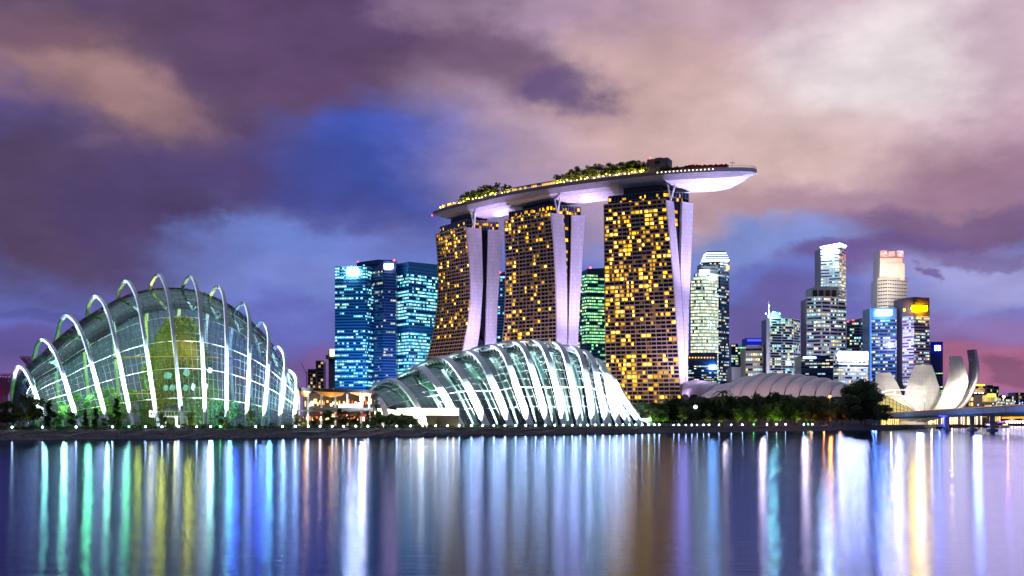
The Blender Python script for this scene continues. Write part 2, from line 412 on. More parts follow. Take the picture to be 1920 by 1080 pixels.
M['atriumred'] = glow('orange_atrium_light', (255, 90, 30), .8)
NF = 54; ZTOP = 197.0; ZB = 3.2
def rotn(u): return Vector((u.y, -u.x, 0))       # right-hand normal
def hotel(label, L, Rr, A, B, Dl, Dr, Da, Db, litf, seed, warm_top=False):
    """L / Rr: screen columns of the front slab's left and right edge per row; A, B: the rear slab's edges; D: their depths"""
    rng = random.Random(seed)
    def edge(tab, D): return lambda z: G(interp(tab, HY - (z - CH) / D * F), D, z)
    eL, eR = edge(L, Dl), edge(Rr[0], Dr); eR2 = edge(Rr[1], Dr + 8); eA, eB = edge(A, Da), edge(B, Db)
    topz = lambda s: ZTOP
    base = (eL(ZB) + eB(ZB)) / 2; base.z = ZB
    t = thing('hotel_tower', label, 'hotel tower', base, 'three hotel towers')
    zs = [ZB + (ZTOP - ZB) * i / NF for i in range(NF + 1)]
    un = lambda z: (eR(z) - eL(z)).normalized()
    nrm = lambda z: rotn(un(z))                  # towards the viewer
    # front slab body
    dep = lambda z: (eR2(z) - eR(z))
    b = MB()
    rows = []
    for z in zs:
        l, r = eL(z), eR(z); bk = dep(z); l2 = l + bk * 1.0
        rows.append([l2, l, r - un(z) * .05])
    b.grid([r[::1] for r in rows])
    rows2 = [[eR2(z) - un(z) * .1, eL(z) + dep(z)] for z in zs]
    b.grid(rows2)
    zt = ZTOP; b.add([eL(zt), eR(zt), eR2(zt), eL(zt) + dep(zt)], [(0, 1, 2, 3)])
    b.build('front_slab', M['facadeglass'], t)
    # balcony slabs, parapets and partitions
    nb = 14; g = MB(); P0 = 1.5
    for k, z in enumerate(zs):
        l, r, n_, u = eL(z), eR(z), nrm(z), un(z)
        hgt = 1.05
        a0, a1 = l + n_ * .05, r + n_ * .05; o0, o1 = l + n_ * P0, r + n_ * P0
        zz = Vector((0, 0, hgt)); 
        g.add([a0, o0, o1, a1, a0 + zz, o0 + zz, o1 + zz, a1 + zz], [(0, 1, 2, 3), (7, 6, 5, 4), (0, 4, 5, 1), (1, 5, 6, 2), (2, 6, 7, 3)])
    for j in range(nb + 1):
        wdt = .34 if j % 2 == 0 else .12
        cols = []
        for z in zs:
            q = eL(z).lerp(eR(z), j / nb); u, n_ = un(z), nrm(z); d_ = P0 - .06 if j % 2 == 0 else .9
            cols.append([q - u * wdt / 2 + n_ * .04, q - u * wdt / 2 + n_ * d_, q + u * wdt / 2 + n_ * d_, q + u * wdt / 2 + n_ * .04])
        g.grid(cols)
    g.build('balcony_grid', M['slab'], t)
    # lit rooms
    lit = []
    colw = [rng.uniform(.45, 1.5) for _ in range(nb)]
    for k in range(NF):
        zc = zs[k] + 1.05
        rowp = litf(k / NF) * rng.uniform(.6, 1.35)
        for j in range(nb):
            if rng.random() < rowp * colw[j] * (1.2 if (k > 0 and any(q[0] == k - 1 and q[1] == j for q in lit[-2 * nb:])) else .97):
                lit.append((k, j, rng.random()))
            elif rng.random() < .14: lit.append((k, j, 9 + rng.random()))
    ZV = zat(640, (Dl + Dr) / 2) if Dl > 960 else zat(752, Dl)
    lit = [q for q in lit if zs[q[0]] > ZV - 3]
    order_ = sorted(range(len(lit)), key=lambda i: (lit[i][2] > 9, rng.random()))
    rest = MB()
    for cnt, i in enumerate(order_):
        k, j, v = lit[i]
        z0, z1 = zs[k] + 1.08, zs[k + 1] - .12
        s0, s1 = (j + .10) / nb, (j + rng.choice((.5, .55, .88, .88))) / nb
        if rng.random() < .35: s0, s1 = (j + 1 - s1 * nb + j) / nb, (j + 1 - s0 * nb + j) / nb
        mi = 2 if v > 9 else (0 if v < .55 else 1)
        q = MB() if cnt < 98 else rest
        pts = []
        for z, s in ((z0, s0), (z0, s1), (z1, s1), (z1, s0)):
            pts.append(eL(z).lerp(eR(z), s) + nrm(z) * .06)
        q.quad(*pts, mi=mi)
        if mi == 0 and rng.random() < .6:        # bedside lamp glare near the pane
            sm = s0 + (s1 - s0) * rng.choice((.3, .7)); hw = (s1 - s0) * .24
            pts = []
            for z, s in ((z0 + .5, sm - hw), (z0 + .5, sm + hw), (z1 - .3, sm + hw), (z1 - .3, sm - hw)):
                pts.append(eL(z).lerp(eR(z), s) + nrm(z) * .10)
            q.quad(*pts, mi=3)
        if cnt < 98:
            q.build('window', [M['winA'], M['winB'], M['winC'], M['winD']], t)
    if rest.f: tag(rest.build('windows', [M['winA'], M['winB'], M['winC'], M['winD']], t), kind='stuff')
    # end walls: two pale curved blades with a glazed atrium between
    def blade(name, e0, e1, thick, back):
        bl = MB(); s = MB()
        fr, bk = [], []
        for z in zs:
            a, c_ = e0(z), e1(z); u = (c_ - a).normalized(); n_ = rotn(u)
            fr.append((a + n_ * .5, c_ + n_ * .5)); bk.append((a - n_ * thick, c_ - n_ * thick))
        wv = [0]
        for k in range(NF):
            a, c_ = fr[k]; a2, c2 = fr[k + 1]; w0 = (c_ - a).length; w1 = (c2 - a2).length
            bl.quad(a, c_, c2, a2, uv=((0, zs[k]), (w0, zs[k]), (w1, zs[k + 1]), (0, zs[k + 1])))
            p0, p1 = bk[k]; q0, q1 = bk[k + 1]
            bl.quad(c_, p1, q1, c2, uv=((0, zs[k]), (thick, zs[k]), (thick, zs[k + 1]), (0, zs[k + 1])))
            bl.quad(p0, a, a2, q0, uv=((0, zs[k]), (thick, zs[k]), (thick, zs[k + 1]), (0, zs[k + 1])))
        a, c_ = fr[-1]; p0, p1 = bk[-1]; bl.quad(a, c_, p1, p0, uv=((0, 0), (5, 0), (5, 5), (0, 5)))
        return bl.build(name, M['tile'], t)
    blade('end_wall', eR, eR2, 2.0, None)
    blade('end_wall', eA, eB, 3.0, None)
    # rear slab body behind its end wall
    b = MB()
    n0 = lambda z: un(z) * -1
    rows = [[eA(z) + n0(z) * 2.6, eA(z) + n0(z) * 48, eB(z) + n0(z) * 48, eB(z) + n0(z) * 2.6] for z in zs]
    b.grid(rows); b.add(rows[-1], [(0, 1, 2, 3)])
    b.build('rear_slab', M['facadeglass'], t)
    # atrium wall, with orange-lit landings
    gv = MB(); fl = []
    rows = []
    for z in zs:
        a, c_ = eR2(z), eA(z)
        if (c_ - a).dot(un(z)) < .4: c_ = a + un(z) * .4
        a = a + n0(z) * 3; c_ = c_ + n0(z) * 3; rows.append([a, c_])
    gv.grid(rows)
    ga = gv.build('atrium_glazing', M['facadeglass'], t)
    for k in range(NF):
        a, c_ = rows[k]; a2, c2 = rows[k + 1]
        if (c_ - a).length < 1.2: continue
        u = (c_ - a).normalized(); n_ = rotn(u) * .15; z0 = Vector((0, 0, .8)); w_ = (c_ - a).length
        q = MB()
        s0, s1 = (0.02, .30) if k < NF * .86 else (.1, .45)
        q.quad(a + u * w_ * s0 + n_ + z0, a + u * w_ * s1 + n_ + z0, a2 + u * w_ * s1 + n_, a2 + u * w_ * s0 + n_)
        if rng.random() < .85 and zs[k] > ZV: q.build('landing_light', M['atriumred'] if k < NF * .86 else M['winB'], t)
        if rng.random() < .42 and w_ > 3 and zs[k] > ZV:
            q = MB(); q.quad(a + u * w_ * .5 + n_ + z0, a + u * w_ * .92 + n_ + z0, a2 + u * w_ * .92 + n_, a2 + u * w_ * .5 + n_)
            q.build('window', rng.choice([M['winA'], M['winB'], M['winB']]), t)
    # recessed crown under the hull
    zc0, zc1 = ZTOP + .0, ZTOP + 12.5
    ins = lambda q, k_: q + (base + Vector((0, 0, ZTOP)) - q) * k_
    c0 = [eL(ZTOP) + un(ZTOP) * 3 - nrm(ZTOP) * 2, eR(ZTOP) - un(ZTOP) * 3 - nrm(ZTOP) * 2, eB(ZTOP) - un(ZTOP) * 3 + nrm(ZTOP) * 3, eB(ZTOP) - un(ZTOP) * 52 + nrm(ZTOP) * 3]
    cb = MB(); cb.prism([(q.x, q.y) for q in c0], ZTOP + .02, ZTOP + 8.2)
    crown = cb.build('crown', M['glassdark'], t)
    cc = sum(c0, Vector()) / 4; sm = MB(); sm.prism([(cc.x + (q.x - cc.x) * .62, cc.y + (q.y - cc.y) * .62) for q in c0], ZTOP + 8.22, ZTOP + 15); sm.build('hull_support', M['dark'], t)
    fm = MB()
    for i in range(3):
        a, c_ = c0[i], c0[(i + 1) % 4]; u = (c_ - a).normalized(); n_ = rotn(u); L_ = (c_ - a).length
        k = int(L_ / 3)
        for q in range(k + 1):
            w0 = a + u * (L_ * q / k) + n_ * .12; fm.box((w0.x, w0.y, ZTOP + 4), (.25, .25, 8), math.atan2(u.y, u.x))
        for zz in (ZTOP + 3.4, ZTOP + 8.3):
            q0 = (a + c_) / 2 + n_ * .13; fm.box((q0.x, q0.y, zz), (L_, .22, .3), math.atan2(u.y, u.x))
    fm.build('crown_frame', M['grey'], crown)
    lg = MB()
    for i in range(3):
        a, c_ = c0[i], c0[(i + 1) % 4]; u = (c_ - a).normalized(); n_ = rotn(u); L_ = (c_ - a).length
        q = .5
        while q < L_ - 2:
            w_ = rng.uniform(.6, 2.4); frac = q / L_
            if rng.random() < (warm_top * (.5 + .9 * frac) if i == 0 else warm_top * 1.2):
                lg = MB(); w0 = a + u * q + n_ * .08; w1 = w0 + u * w_; h0 = ZTOP + rng.choice((.6, 3.8)); hh = rng.uniform(1.6, 3.0)
                lg.quad((w0.x, w0.y, h0), (w1.x, w1.y, h0), (w1.x, w1.y, h0 + hh), (w0.x, w0.y, h0 + hh), mi=0); lg.build('crown_light', M[rng.choice(('winA', 'winB'))], crown)
            q += w_ + rng.uniform(.1, 1.2)
    # V-shaped props under the hull at the end wall
    v = MB(); foot_ = (eR(ZTOP) + eR2(ZTOP)) / 2 + un(ZTOP) * 1.0 + Vector((0, 0, .3))
    for s in (-1, 1):
        v.tube([foot_, foot_ + un(ZTOP) * (1.5 + 3.4 * s) + nrm(ZTOP) * 2.2 + Vector((0, 0, 13.5))], .75, 8)
    v.build('prop', M['steel'], t)
    return dict(t=t, eL=eL, eR=eR, eR2=eR2, eA=eA, eB=eB, n=nrm, u=un)
T1 = hotel('left hotel tower with strongly curved pale end walls and few lit rooms',
      [(432, 818), (480, 822), (530, 824), (570, 822), (620, 815), (660, 806), (790, 770)],
      ([(416, 873), (480, 880), (530, 883), (570, 883), (610, 878), (652, 870), (790, 846)], [(418, 902), (480, 904), (530, 905), (570, 903), (620, 899), (650, 895), (790, 872)]),
      [(417, 915), (480, 914), (560, 912), (650, 910), (790, 907)], [(419, 943), (500, 938), (570, 933), (650, 930), (790, 925)],
      1095, 1050, 1063, 1066, lambda f: .13 + .30 * (f > .86) + .12 * (.48 < f < .62) + .1 * (.36 < f < .4), 11, .6)
T2 = hotel('middle hotel tower with scattered lit rooms and a brightly lit crown',
      [(403, 947), (480, 949), (540, 949), (600, 947), (640, 943), (790, 925)],
      ([(388, 1032), (460, 1039), (540, 1043), (600, 1044), (640, 1044), (790, 1042)], [(391, 1054), (460, 1060), (540, 1063), (645, 1063), (790, 1062)]),
      [(389, 1072), (480, 1070), (560, 1067), (650, 1065), (790, 1060)], [(392, 1098), (480, 1092), (570, 1087), (655, 1083), (790, 1078)],
      1017, 978, 988, 991, lambda f: .18 + .16 * (f > .9) + .10 * (.5 < f < .68), 23, 1.1)
T3 = hotel('right hotel tower, the tallest looking, with the most rooms lit yellow',
      [(373, 1133), (520, 1134.5), (660, 1136), (790, 1138)],
      ([(361, 1247), (430, 1254), (520, 1262), (600, 1268), (700, 1274), (750, 1277), (790, 1279)], [(365, 1261), (440, 1268), (510, 1274), (600, 1280), (700, 1284), (790, 1287)]),
      [(363, 1279), (430, 1277.5), (510, 1275.5), (600, 1281), (700, 1285), (790, 1288)], [(368, 1300), (470, 1296), (570, 1291), (680, 1289), (790, 1289)],
      945, 920, 928, 934, lambda f: .27 + .11 * (f > .55) - .2 * (.3 < f < .36) - .12 * (.13 < f < .16), 5, .45)

# sky park: boat-shaped deck carried on all three towers
ZD = 223.0
near = crom([(-82, 1107, 0), (-66, 1081, 0), (-42, 1053, 0), (-5, 1014, 0), (44, 975, 0), (90, 947, 0), (125, 929, 0), (156, 919, 0), (186, 914, 0), (204, 915, 0), (211, 920, 0)], 90)
sp = thing('sky_park', 'long boat-shaped roof deck laid across the three hotel towers', 'sky park', (40, 1000, ZD))
def half(s):                                     # deck width along its length
    return 38.0 * max(0.0, min(1, (math.sin(math.pi * min(max(s, 0), 1))) * 1.35)) ** .62
secs = []
NS = 10
for i, q in enumerate(near):
    s = i / (len(near) - 1)
    tg = (near[min(i + 1, 89)] - near[max(i - 1, 0)]).normalized(); nb_ = Vector((-tg.y, tg.x, 0))
    w_ = half(s); dp = 12.5 * (min(1, math.sin(math.pi * (s * .94 + .03)) * 1.7)) ** .8 if w_ > 0 else .3
    if s > .76: dp *= 1 - .62 * ((s - .76) / .24) ** 1.2
    if s < .06: dp *= .35 + .65 * s / .06
    secs.append((q, nb_, max(w_, .25), dp, tg))
hull = MB(); rows = []
for q, nb_, w_, dp, tg in secs:
    row = [q + Vector((0, 0, ZD - 2.6))]
    for j in range(1, NS):
        a = math.pi * j / NS
        row.append(q + nb_ * (w_ / 2 - w_ / 2 * math.cos(a)) + Vector((0, 0, ZD - 2.6 - dp * math.sin(a) ** .75)))
    row.append(q + nb_ * w_ + Vector((0, 0, ZD - 2.6)))
    rows.append(row)
UVL = 0
for i in range(len(rows) - 1):
    L_ = (near[i + 1] - near[i]).length
    for j in range(NS):
        hull.quad(rows[i][j + 1], rows[i][j], rows[i + 1][j], rows[i + 1][j + 1], uv=((UVL, (j + 1) * 4), (UVL, j * 4), (UVL + L_, j * 4), (UVL + L_, (j + 1) * 4)))
    UVL += L_
def hullmat():
    m_, t, b, o = newmat('hull_panels'); uv = t.node('ShaderNodeUVMap').outputs[0]
    br = t.node('ShaderNodeTexBrick'); t.put(br.inputs['Vector'], uv)
    br.inputs['Color1'].default_value = (.66, .64, .68, 1); br.inputs['Color2'].default_value = (.55, .53, .58, 1); br.inputs['Mortar'].default_value = (.33, .31, .37, 1)
    for k, v in (('Scale', 1), ('Brick Width', 2.6), ('Row Height', 1.3), ('Mortar Size', .09)): br.inputs[k].default_value = v
    t.l.new(br.outputs[0], b.inputs['Base Color']); b.inputs['Roughness'].default_value = .4; return m_
hull.build('hull', hullmat(), sp, smooth=True)
fa = MB(); dk = MB()
for i in range(len(secs) - 1):
    a, na, wa_, _, _ = secs[i]; b_, nb2, wb_, _, _ = secs[i + 1]
    z0, z1 = Vector((0, 0, ZD - 2.6)), Vector((0, 0, ZD + .6))
    fa.quad(a + z0 - na * .2, b_ + z0 - nb2 * .2, b_ + z1 - nb2 * .2, a + z1 - na * .2)
    fa.quad(a + z1 - na * .2, b_ + z1 - nb2 * .2, b_ + z1 + nb2 * .4, a + z1 + na * .4)
    fa.quad(b_ + z0 + nb2 * (wb_ + .2), a + z0 + na * (wa_ + .2), a + z1 + na * (wa_ + .2), b_ + z1 + nb2 * (wb_ + .2))
    zz = Vector((0, 0, ZD)); dk.quad(a + zz, b_ + zz, b_ + nb2 * wb_ + zz, a + na * wa_ + zz)
fa.build('parapet', pbr('parapet_cladding', (.2, .19, .21), .6), sp)
dk.build('deck', pbr('timber_deck', (.16, .13, .1), .7), sp)
rl = MB()
for i in range(70, 90):                          # glass balustrade of the viewing deck at the prow
    a = secs[i][0] + secs[i][1] * .6
    rl.box((a.x, a.y, ZD + 1.5), (.16, .16, 2.0))
rl.tube([secs[i][0] + secs[i][1] * .6 + Vector((0, 0, ZD + 2.5)) for i in range(70, 90)], .1, 4)
rl.build('railing', M['grey'], sp)
def deckpt(s, off, h=0):
    i = min(int(s * 89), 88); f_ = s * 89 - i
    q = secs[i][0].lerp(secs[i + 1][0], f_); n_ = secs[i][1]
    return q + n_ * off + Vector((0, 0, ZD + h))
# sky-park lit pavilion along the middle, restaurant pavilion at the prow
M['warmint'] = glow('warm_interior_light', (255, 206, 120), 1.2)
M['warmdim'] = glow('dim_interior_light', (200, 140, 90), .5)
def strip_pavilion(name, label, s0, s1, off, depth, h, n, lightmat, roofmat, colmat, gap=.3, lampmat=None):
    t = thing(name, label, 'pavilion', deckpt((s0 + s1) / 2, off))
    rf = MB(); fl = MB(); co = MB(); seg = 24
    for k in range(seg):
        a, b_ = deckpt(s0 + (s1 - s0) * k / seg, off), deckpt(s0 + (s1 - s0) * (k + 1) / seg, off)
        a2, b2 = deckpt(s0 + (s1 - s0) * k / seg, off + depth), deckpt(s0 + (s1 - s0) * (k + 1) / seg, off + depth)
        zt_ = Vector((0, 0, h)); zr = Vector((0, 0, h + .35))
        rf.add([a + zt_, b_ + zt_, b2 + zt_, a2 + zt_, a + zr, b_ + zr, b2 + zr, a2 + zr], [(3, 2, 1, 0), (4, 5, 6, 7), (0, 1, 5, 4), (2, 3, 7, 6), (1, 2, 6, 5), (3, 0, 4, 7)])
        m1 = a.lerp(a2, .5); m2 = b_.lerp(b2, .5)
        if random.random() > gap:
            fl = MB(); fl.quad(m1 + Vector((0, 0, .1)), m2 + Vector((0, 0, .1)), m2 + zt_ * .97, m1 + zt_ * .97); fl.build('lit_wall', lightmat, t)
    for k in range(n):
        q = deckpt(s0 + (s1 - s0) * k / (n - 1), off + .2); co.box((q.x, q.y, q.z + h / 2), (.3, .3, h))
    rf.build('roof', roofmat, t); co.build('post', colmat, t)
    return t
strip_pavilion('deck_pavilion', 'long lit poolside pavilion between the two palm groves on the sky park', .285, .40, 1.5, 7, 4.2, 30, M['warmint'], M['slab'], M['grey'])
strip_pavilion('deck_pavilion', 'small lit pavilion at the left tip of the sky park', .03, .13, 2.2, 4, 3.6, 10, M['warmint'], M['slab'], M['grey'])
rp = strip_pavilion('restaurant_pavilion', 'low dark restaurant pavilion with a row of lamps near the prow', .63, .80, 3, 14, 3.2, 22, M['warmdim'], M['dark'], M['grey'])
m1 = MB()
a0 = deckpt(.80, 12, 3.2)
for k in range(9):
    s0 = .66 + k * .009; q = deckpt(s0, 14, 3.55); hh = 3.2 * math.sin(math.pi * (k + .5) / 9) ** .7
    m1.box((q.x, q.y, q.z + hh / 2), (3.2, 7, hh), -.25)
m1.build('upper_roof', M['dark'], rp)
lampm = glow('deck_lamp_glow', (255, 235, 170), 9)
for k in range(15):
    q = deckpt(.605 + k * .0105, -.32, -.6); lb = MB(); lb.ball(q, .42, 6, 4); lb.build('lamp', lampm, rp)
redm = pbr('red_canvas', (.35, .02, .03), .8); redg = glow('red_parasol_lamp', (255, 40, 50), 5)
for k in range(22):
    s0 = .685 + k * .005; q = deckpt(s0, 1.6 + (k % 3) * 1.6, 0)
    t = thing('parasol', f'{ordinal(k + 1)} small red parasol from the left at the sky park prow', 'parasol', q, 'red parasols at the sky park prow')
    u_ = MB(); vs = [q + Vector((0, 0, 4.4))] + [q + Vector((1.5 * math.cos(a * math.pi / 4), 1.5 * math.sin(a * math.pi / 4), 3.5)) for a in range(8)]
    u_.add(vs, [(0, 1 + i, 1 + (i + 1) % 8) for i in range(8)]); u_.build('canopy', redm, t)
    u_ = MB(); u_.tube([q, q + Vector((0, 0, 4.3))], .08, 5); u_.build('pole', M['dark'], t)
    if k % 2 == 0:
        u_ = MB(); u_.ball(q + Vector((0, -.6, 4.1)), .3, 6, 4); u_.build('lamp', redg, t)
# plant room
q = deckpt(.60, 13); t = thing('plant_room', 'grey box-shaped plant room standing on the roof deck', 'plant room', q)
m1 = MB(); m1.box((q.x, q.y, q.z + 6.7), (19, 13, 13.4), -.42); m1.build('wall', pbr('plant_room_cladding', (.2, .19, .22), .7, var=.1, vscale=.3), t)
m1 = MB(); m1.box((q.x - .5, q.y, q.z + 14.3), (6, 4, 1.8), -.42); m1.build('roof_vent', M['grey'], t)
m1 = MB(); m1.box((q.x - 3, q.y - 6.2, q.z + 10), (4.5, 1.0, 2.2), -.42); m1.build('louvre', M['dark'], t)
for s in (-9, 5):
    m1 = MB(); m1.ball((q.x + s, q.y - 5 + .2 * s, q.z + 13.9), .45, 6, 4); m1.build('beacon', M['redlamp'], t)
# cross-shaped mast at the prow
q = deckpt(.815, 5); t = thing('mast', 'thin cross-shaped signal mast on the sky park prow', 'mast', q)
m1 = MB(); m1.tube([q, q + Vector((0, 0, 9))], [.16, .08], 6); m1.build('pole', M['grey'], t)
m1 = MB(); m1.box(q + Vector((0, 0, 5.6)), (4.5, .4, .5)); m1.build('crossarm', M['white'], t)
m1 = MB(); m1.ball(secs[0][0] + Vector((-1, 0, ZD - 3.2)), .55, 6, 4); m1.build('beacon', M['redlamp'], sp)

# lights: floods on the ground wash the end walls and the hull between the towers; added spots lift the room fronts
for T, pw_end, pw_hull in ((T1, 1.0, 1.0), (T2, 1.0, 1.1), (T3, .9, 1.9)):
    u0 = T['u'](60); n0_ = T['n'](60); b0 = (T['eR2'](8) + T['eA'](8)) / 2; c0 = (T['eL'](8) + T['eR'](8)) / 2
    q = b0 + u0 * 50 + n0_ * 14 + Vector((0, 0, 38 if T is T3 else 4))
    spot(q, b0 + Vector((0, 0, 70)), 560000 * pw_end, (206, 186, 255), 95, .6, 3)
    spot(q + Vector((0, 0, 6)), b0 + Vector((0, 0, 175)), 2300000 * pw_end, (206, 186, 255), 38, .8, 3)
    rb = (T['eA'](8) + T['eB'](8)) / 2; rq = rb + Vector((-6, -45, 6))
    spot(rq, rb + Vector((0, 0, 110)), 900000 * (1.0 if T is T1 else .35), (208, 190, 255), 75, .8, 3)
    top_ = (T['eR2'](ZTOP) + T['eB'](ZTOP)) / 2
    if T is T3:
        spot(q + u0 * 14, deckpt(.80, 12, -12), 2300000, (200, 195, 255), 36, .9, 3)
        spot(q + u0 * 40 + n0_ * 8, deckpt(.96, 4, -8), 1500000, (190, 188, 255), 26, .9, 3)
        spot(top_ + u0 * 6 - n0_ * 6, top_ + u0 * 45 + Vector((0, 0, 16)), 130000, (225, 215, 255), 100, .8, 1.5)
    else:
        spot(q + u0 * 4, top_ + u0 * 26 + Vector((0, 0, 14)), 2600000, (212, 190, 255), 26, .9, 3)
        spot(top_ + u0 * 5 - n0_ * 4, top_ + u0 * 34 + Vector((0, 0, 15)), 60000, (225, 210, 255), 100, .8, 1.5)
    spot(c0 + n0_ * 70 + Vector((0, 0, 8)), c0 + Vector((0, 0, 90)), 210000, (255, 206, 176), 110, .8, 4)  # added unseen spot lifts the room front in place of city glow
# ------------------------------------------------------------------ the two glass conservatories
M['archsteel'] = pbr('arch_white_steel', (0.70, 0.74, 0.78), 0.4)
M['mull'] = pbr('glazing_bars', (0.10, 0.13, 0.12), 0.5)
M['mullw'] = pbr('white_glazing_bars', (0.42, 0.46, 0.44), 0.5)
M['glassL'] = glassmat('green_tinted_shell_glass', (.72, .83, .75), .032, (.38, .75, .5))
M['glassR'] = glassmat('shell_glass', (.70, .80, .77), .03, (.5, .65, .65))
def arch_obj(path, side, w, d_, parent, truss):
    a = MB(); a.ribbon(path, side, w, d_); ob = a.build('arch', M['archsteel'], parent)
    if truss:
        t = MB()
        for (p0, p1, p2) in truss: t.bar(p0, p1, .16); t.bar(p1, p2, .16)
        t.build('bracket', M['steel'], ob)
    return ob
def resample(rows, sub, n):                      # rows of control points -> dense grid, smooth both ways
    prof = [crom(r, n) for r in rows]
    cols = [crom([p_[j] for p_ in prof], (len(prof) - 1) * sub + 1) for j in range(n)]
    return [[cols[j][i] for j in range(n)] for i in range(len(cols[0]))]
def shell(name, label, base, secs_, sub, n, glass, frontn, ringrows):
    t = thing(name, label, 'glasshouse', base, None)
    g = resample(secs_, sub, n)
    s = MB(); s.grid(g); s.build('glass_shell', glass, t, smooth=True)
    bars = MB(); barsw = MB()
    for i, r in enumerate(g):
        bars.tube(r, .11 if i % sub else .16, 4, False)
    for j in range(n):
        tgt = barsw if j in ringrows else bars
        tgt.tube([r[j] for r in g], .13 if j in ringrows else .08, 4, False)
    bars.build('glazing_bars', M['mull'], t)
    barsw.build('ring_beam', M['steel'], t)
    return t, g
# left: tall shell with twelve arches
fx = [88, 150, 205, 250, 297, 343, 386, 425, 461, 492, 521, 548]
ax = [38, 82, 128, 183, 240, 300, 360, 412, 458, 494, 522, 541]
ay = [687, 637, 592, 556, 528, 516, 519, 538, 569, 605, 650, 694]
bul = [0, 0, 0, 0, 1, 2, 4, 6, 8, 10, 12, 12]
def d0L(px): return bankD(px) + 32
centre = G(305, d0L(305) + 30)
paths = []; gl = []
for i in range(12):
    f, a, h, D0 = fx[i], ax[i], ay[i], d0L(fx[i])
    dx, dy = f - a, 803 - h; sc = min(1, dy / 200)
    pt = lambda k, ky, b_, dd: P(a + k * dx + b_ * bul[i], h + ky * dy, D0 + dd * sc)
    lean = -26 * sc
    front = [G(f, D0, 3.2), pt(.75, .68, .6, 3), pt(.52, .37, 1, 7), pt(.28, .115, 1, 13), P(a, h, D0 + 19 * sc)]
    back = [P(a - 13 * sc, h + 7 * sc + 2, D0 + 24 * sc), P(a - 19 * sc, h + 30 * sc, D0 + 30 * sc), P(a - 26 * sc, h + .38 * dy, D0 + 42 * sc), G(a + .1 * dx - 18, D0 + 60 * sc)]
    paths.append(crom(front + back, 60))
    off = 3.0
    gl.append([G(f + 2, D0 + off), P(a + .75 * dx + .6 * bul[i], h + .69 * dy, D0 + 3 * sc + off), P(a + .53 * dx + bul[i] * .9, h + .40 * dy + 2, D0 + 7 * sc + off),
               P(a + .30 * dx + bul[i] * .8 + 1, h + .13 * dy + 16 * sc, D0 + 14 * sc + off), P(a + 4, h + 22 * sc + 3, D0 + 26 * sc + off),
               P(a - 8 * sc, h + 40 * sc, D0 + 34 * sc + off), P(a - 22 * sc, h + .45 * dy, D0 + 46 * sc + off), G(a + .1 * dx - 14, D0 + 57 * sc + off)])
D1 = d0L(30)
first = [G(24 + 4 * k, D1 + 4 + 4 * k, 3.2 + 2.4 * math.sin(math.pi * k / 7)) for k in range(8)][::-1]
first = [G(44 - 3 * k, D1 + 3 + 5 * k, 3.2 + 3.2 * math.sin(math.pi * k / 7)) for k in range(8)]
lastD = d0L(556)
last = [G(558, lastD + 3, 3.2), P(559, 775, lastD + 5), P(559, 755, lastD + 7), P(557, 738, lastD + 10), P(553, 725, lastD + 14), P(550, 730, lastD + 18), P(548, 765, lastD + 24), G(546, lastD + 30)]
NLr = 34
TL, gL = shell('domed_glasshouse', 'taller domed glasshouse on the left with green and yellow light inside', centre, [first] + gl + [last], 5, NLr, M['glassL'], 18, (3, 6, 9, 12, 15))
for i in range(12):
    pth = paths[i]; side = (pth[18] - pth[0]).cross(pth[40] - pth[0]).normalized()
    row = gL[(i + 1) * 5]; tr = []
    for j in (3, 6, 9, 12, 15):
        q = row[j]; k = min(range(len(pth)), key=lambda z: (pth[z] - q).length)
        tr.append((pth[max(k - 1, 0)], q, pth[min(k + 2, 59)]))
    arch_obj(pth, side, 1.2, .95, TL, tr)
# right: lower, longer shell; arches sweep back to the left
RA = [  # front leg rows: apex, shoulder, mid, foot
    [(694, 738), (706, 744), (719, 763), (730, 790)],
    [(733, 712), (751, 721), (772, 745), (806, 801)],
    [(790, 690), (808, 707), (829, 735), (866, 801)],
    [(829, 671), (850, 684), (879, 728), (914, 801)],
    [(879, 659), (903, 678), (928, 728), (959, 801)],
    [(921, 648), (946, 664), (967, 721), (996, 801)],
    [(960, 641), (985, 657), (1006, 721), (1029, 801)],
    [(995, 638), (1020, 653), (1042, 721), (1059, 801)],
    [(1031, 641), (1056, 657), (1073, 721), (1088, 801)],
    [(1066, 648), (1088, 664), (1102, 721), (1114, 801)],
    [(1091, 657), (1112, 678), (1123, 728), (1139, 801)],
    [(1116, 673), (1134, 696), (1144, 745), (1161, 801)],
    [(1134, 692), (1148, 721), (1162, 763), (1180, 801)],
    [(1148, 708), (1162, 735), (1183, 767), (1203, 801)],
    [(1158, 722), (1174, 748), (1194, 775), (1228, 801)]]
def d0R(px): return bankD(px) + 24
centre = G(975, d0R(975) + 30)
pathsR, glR = [], []
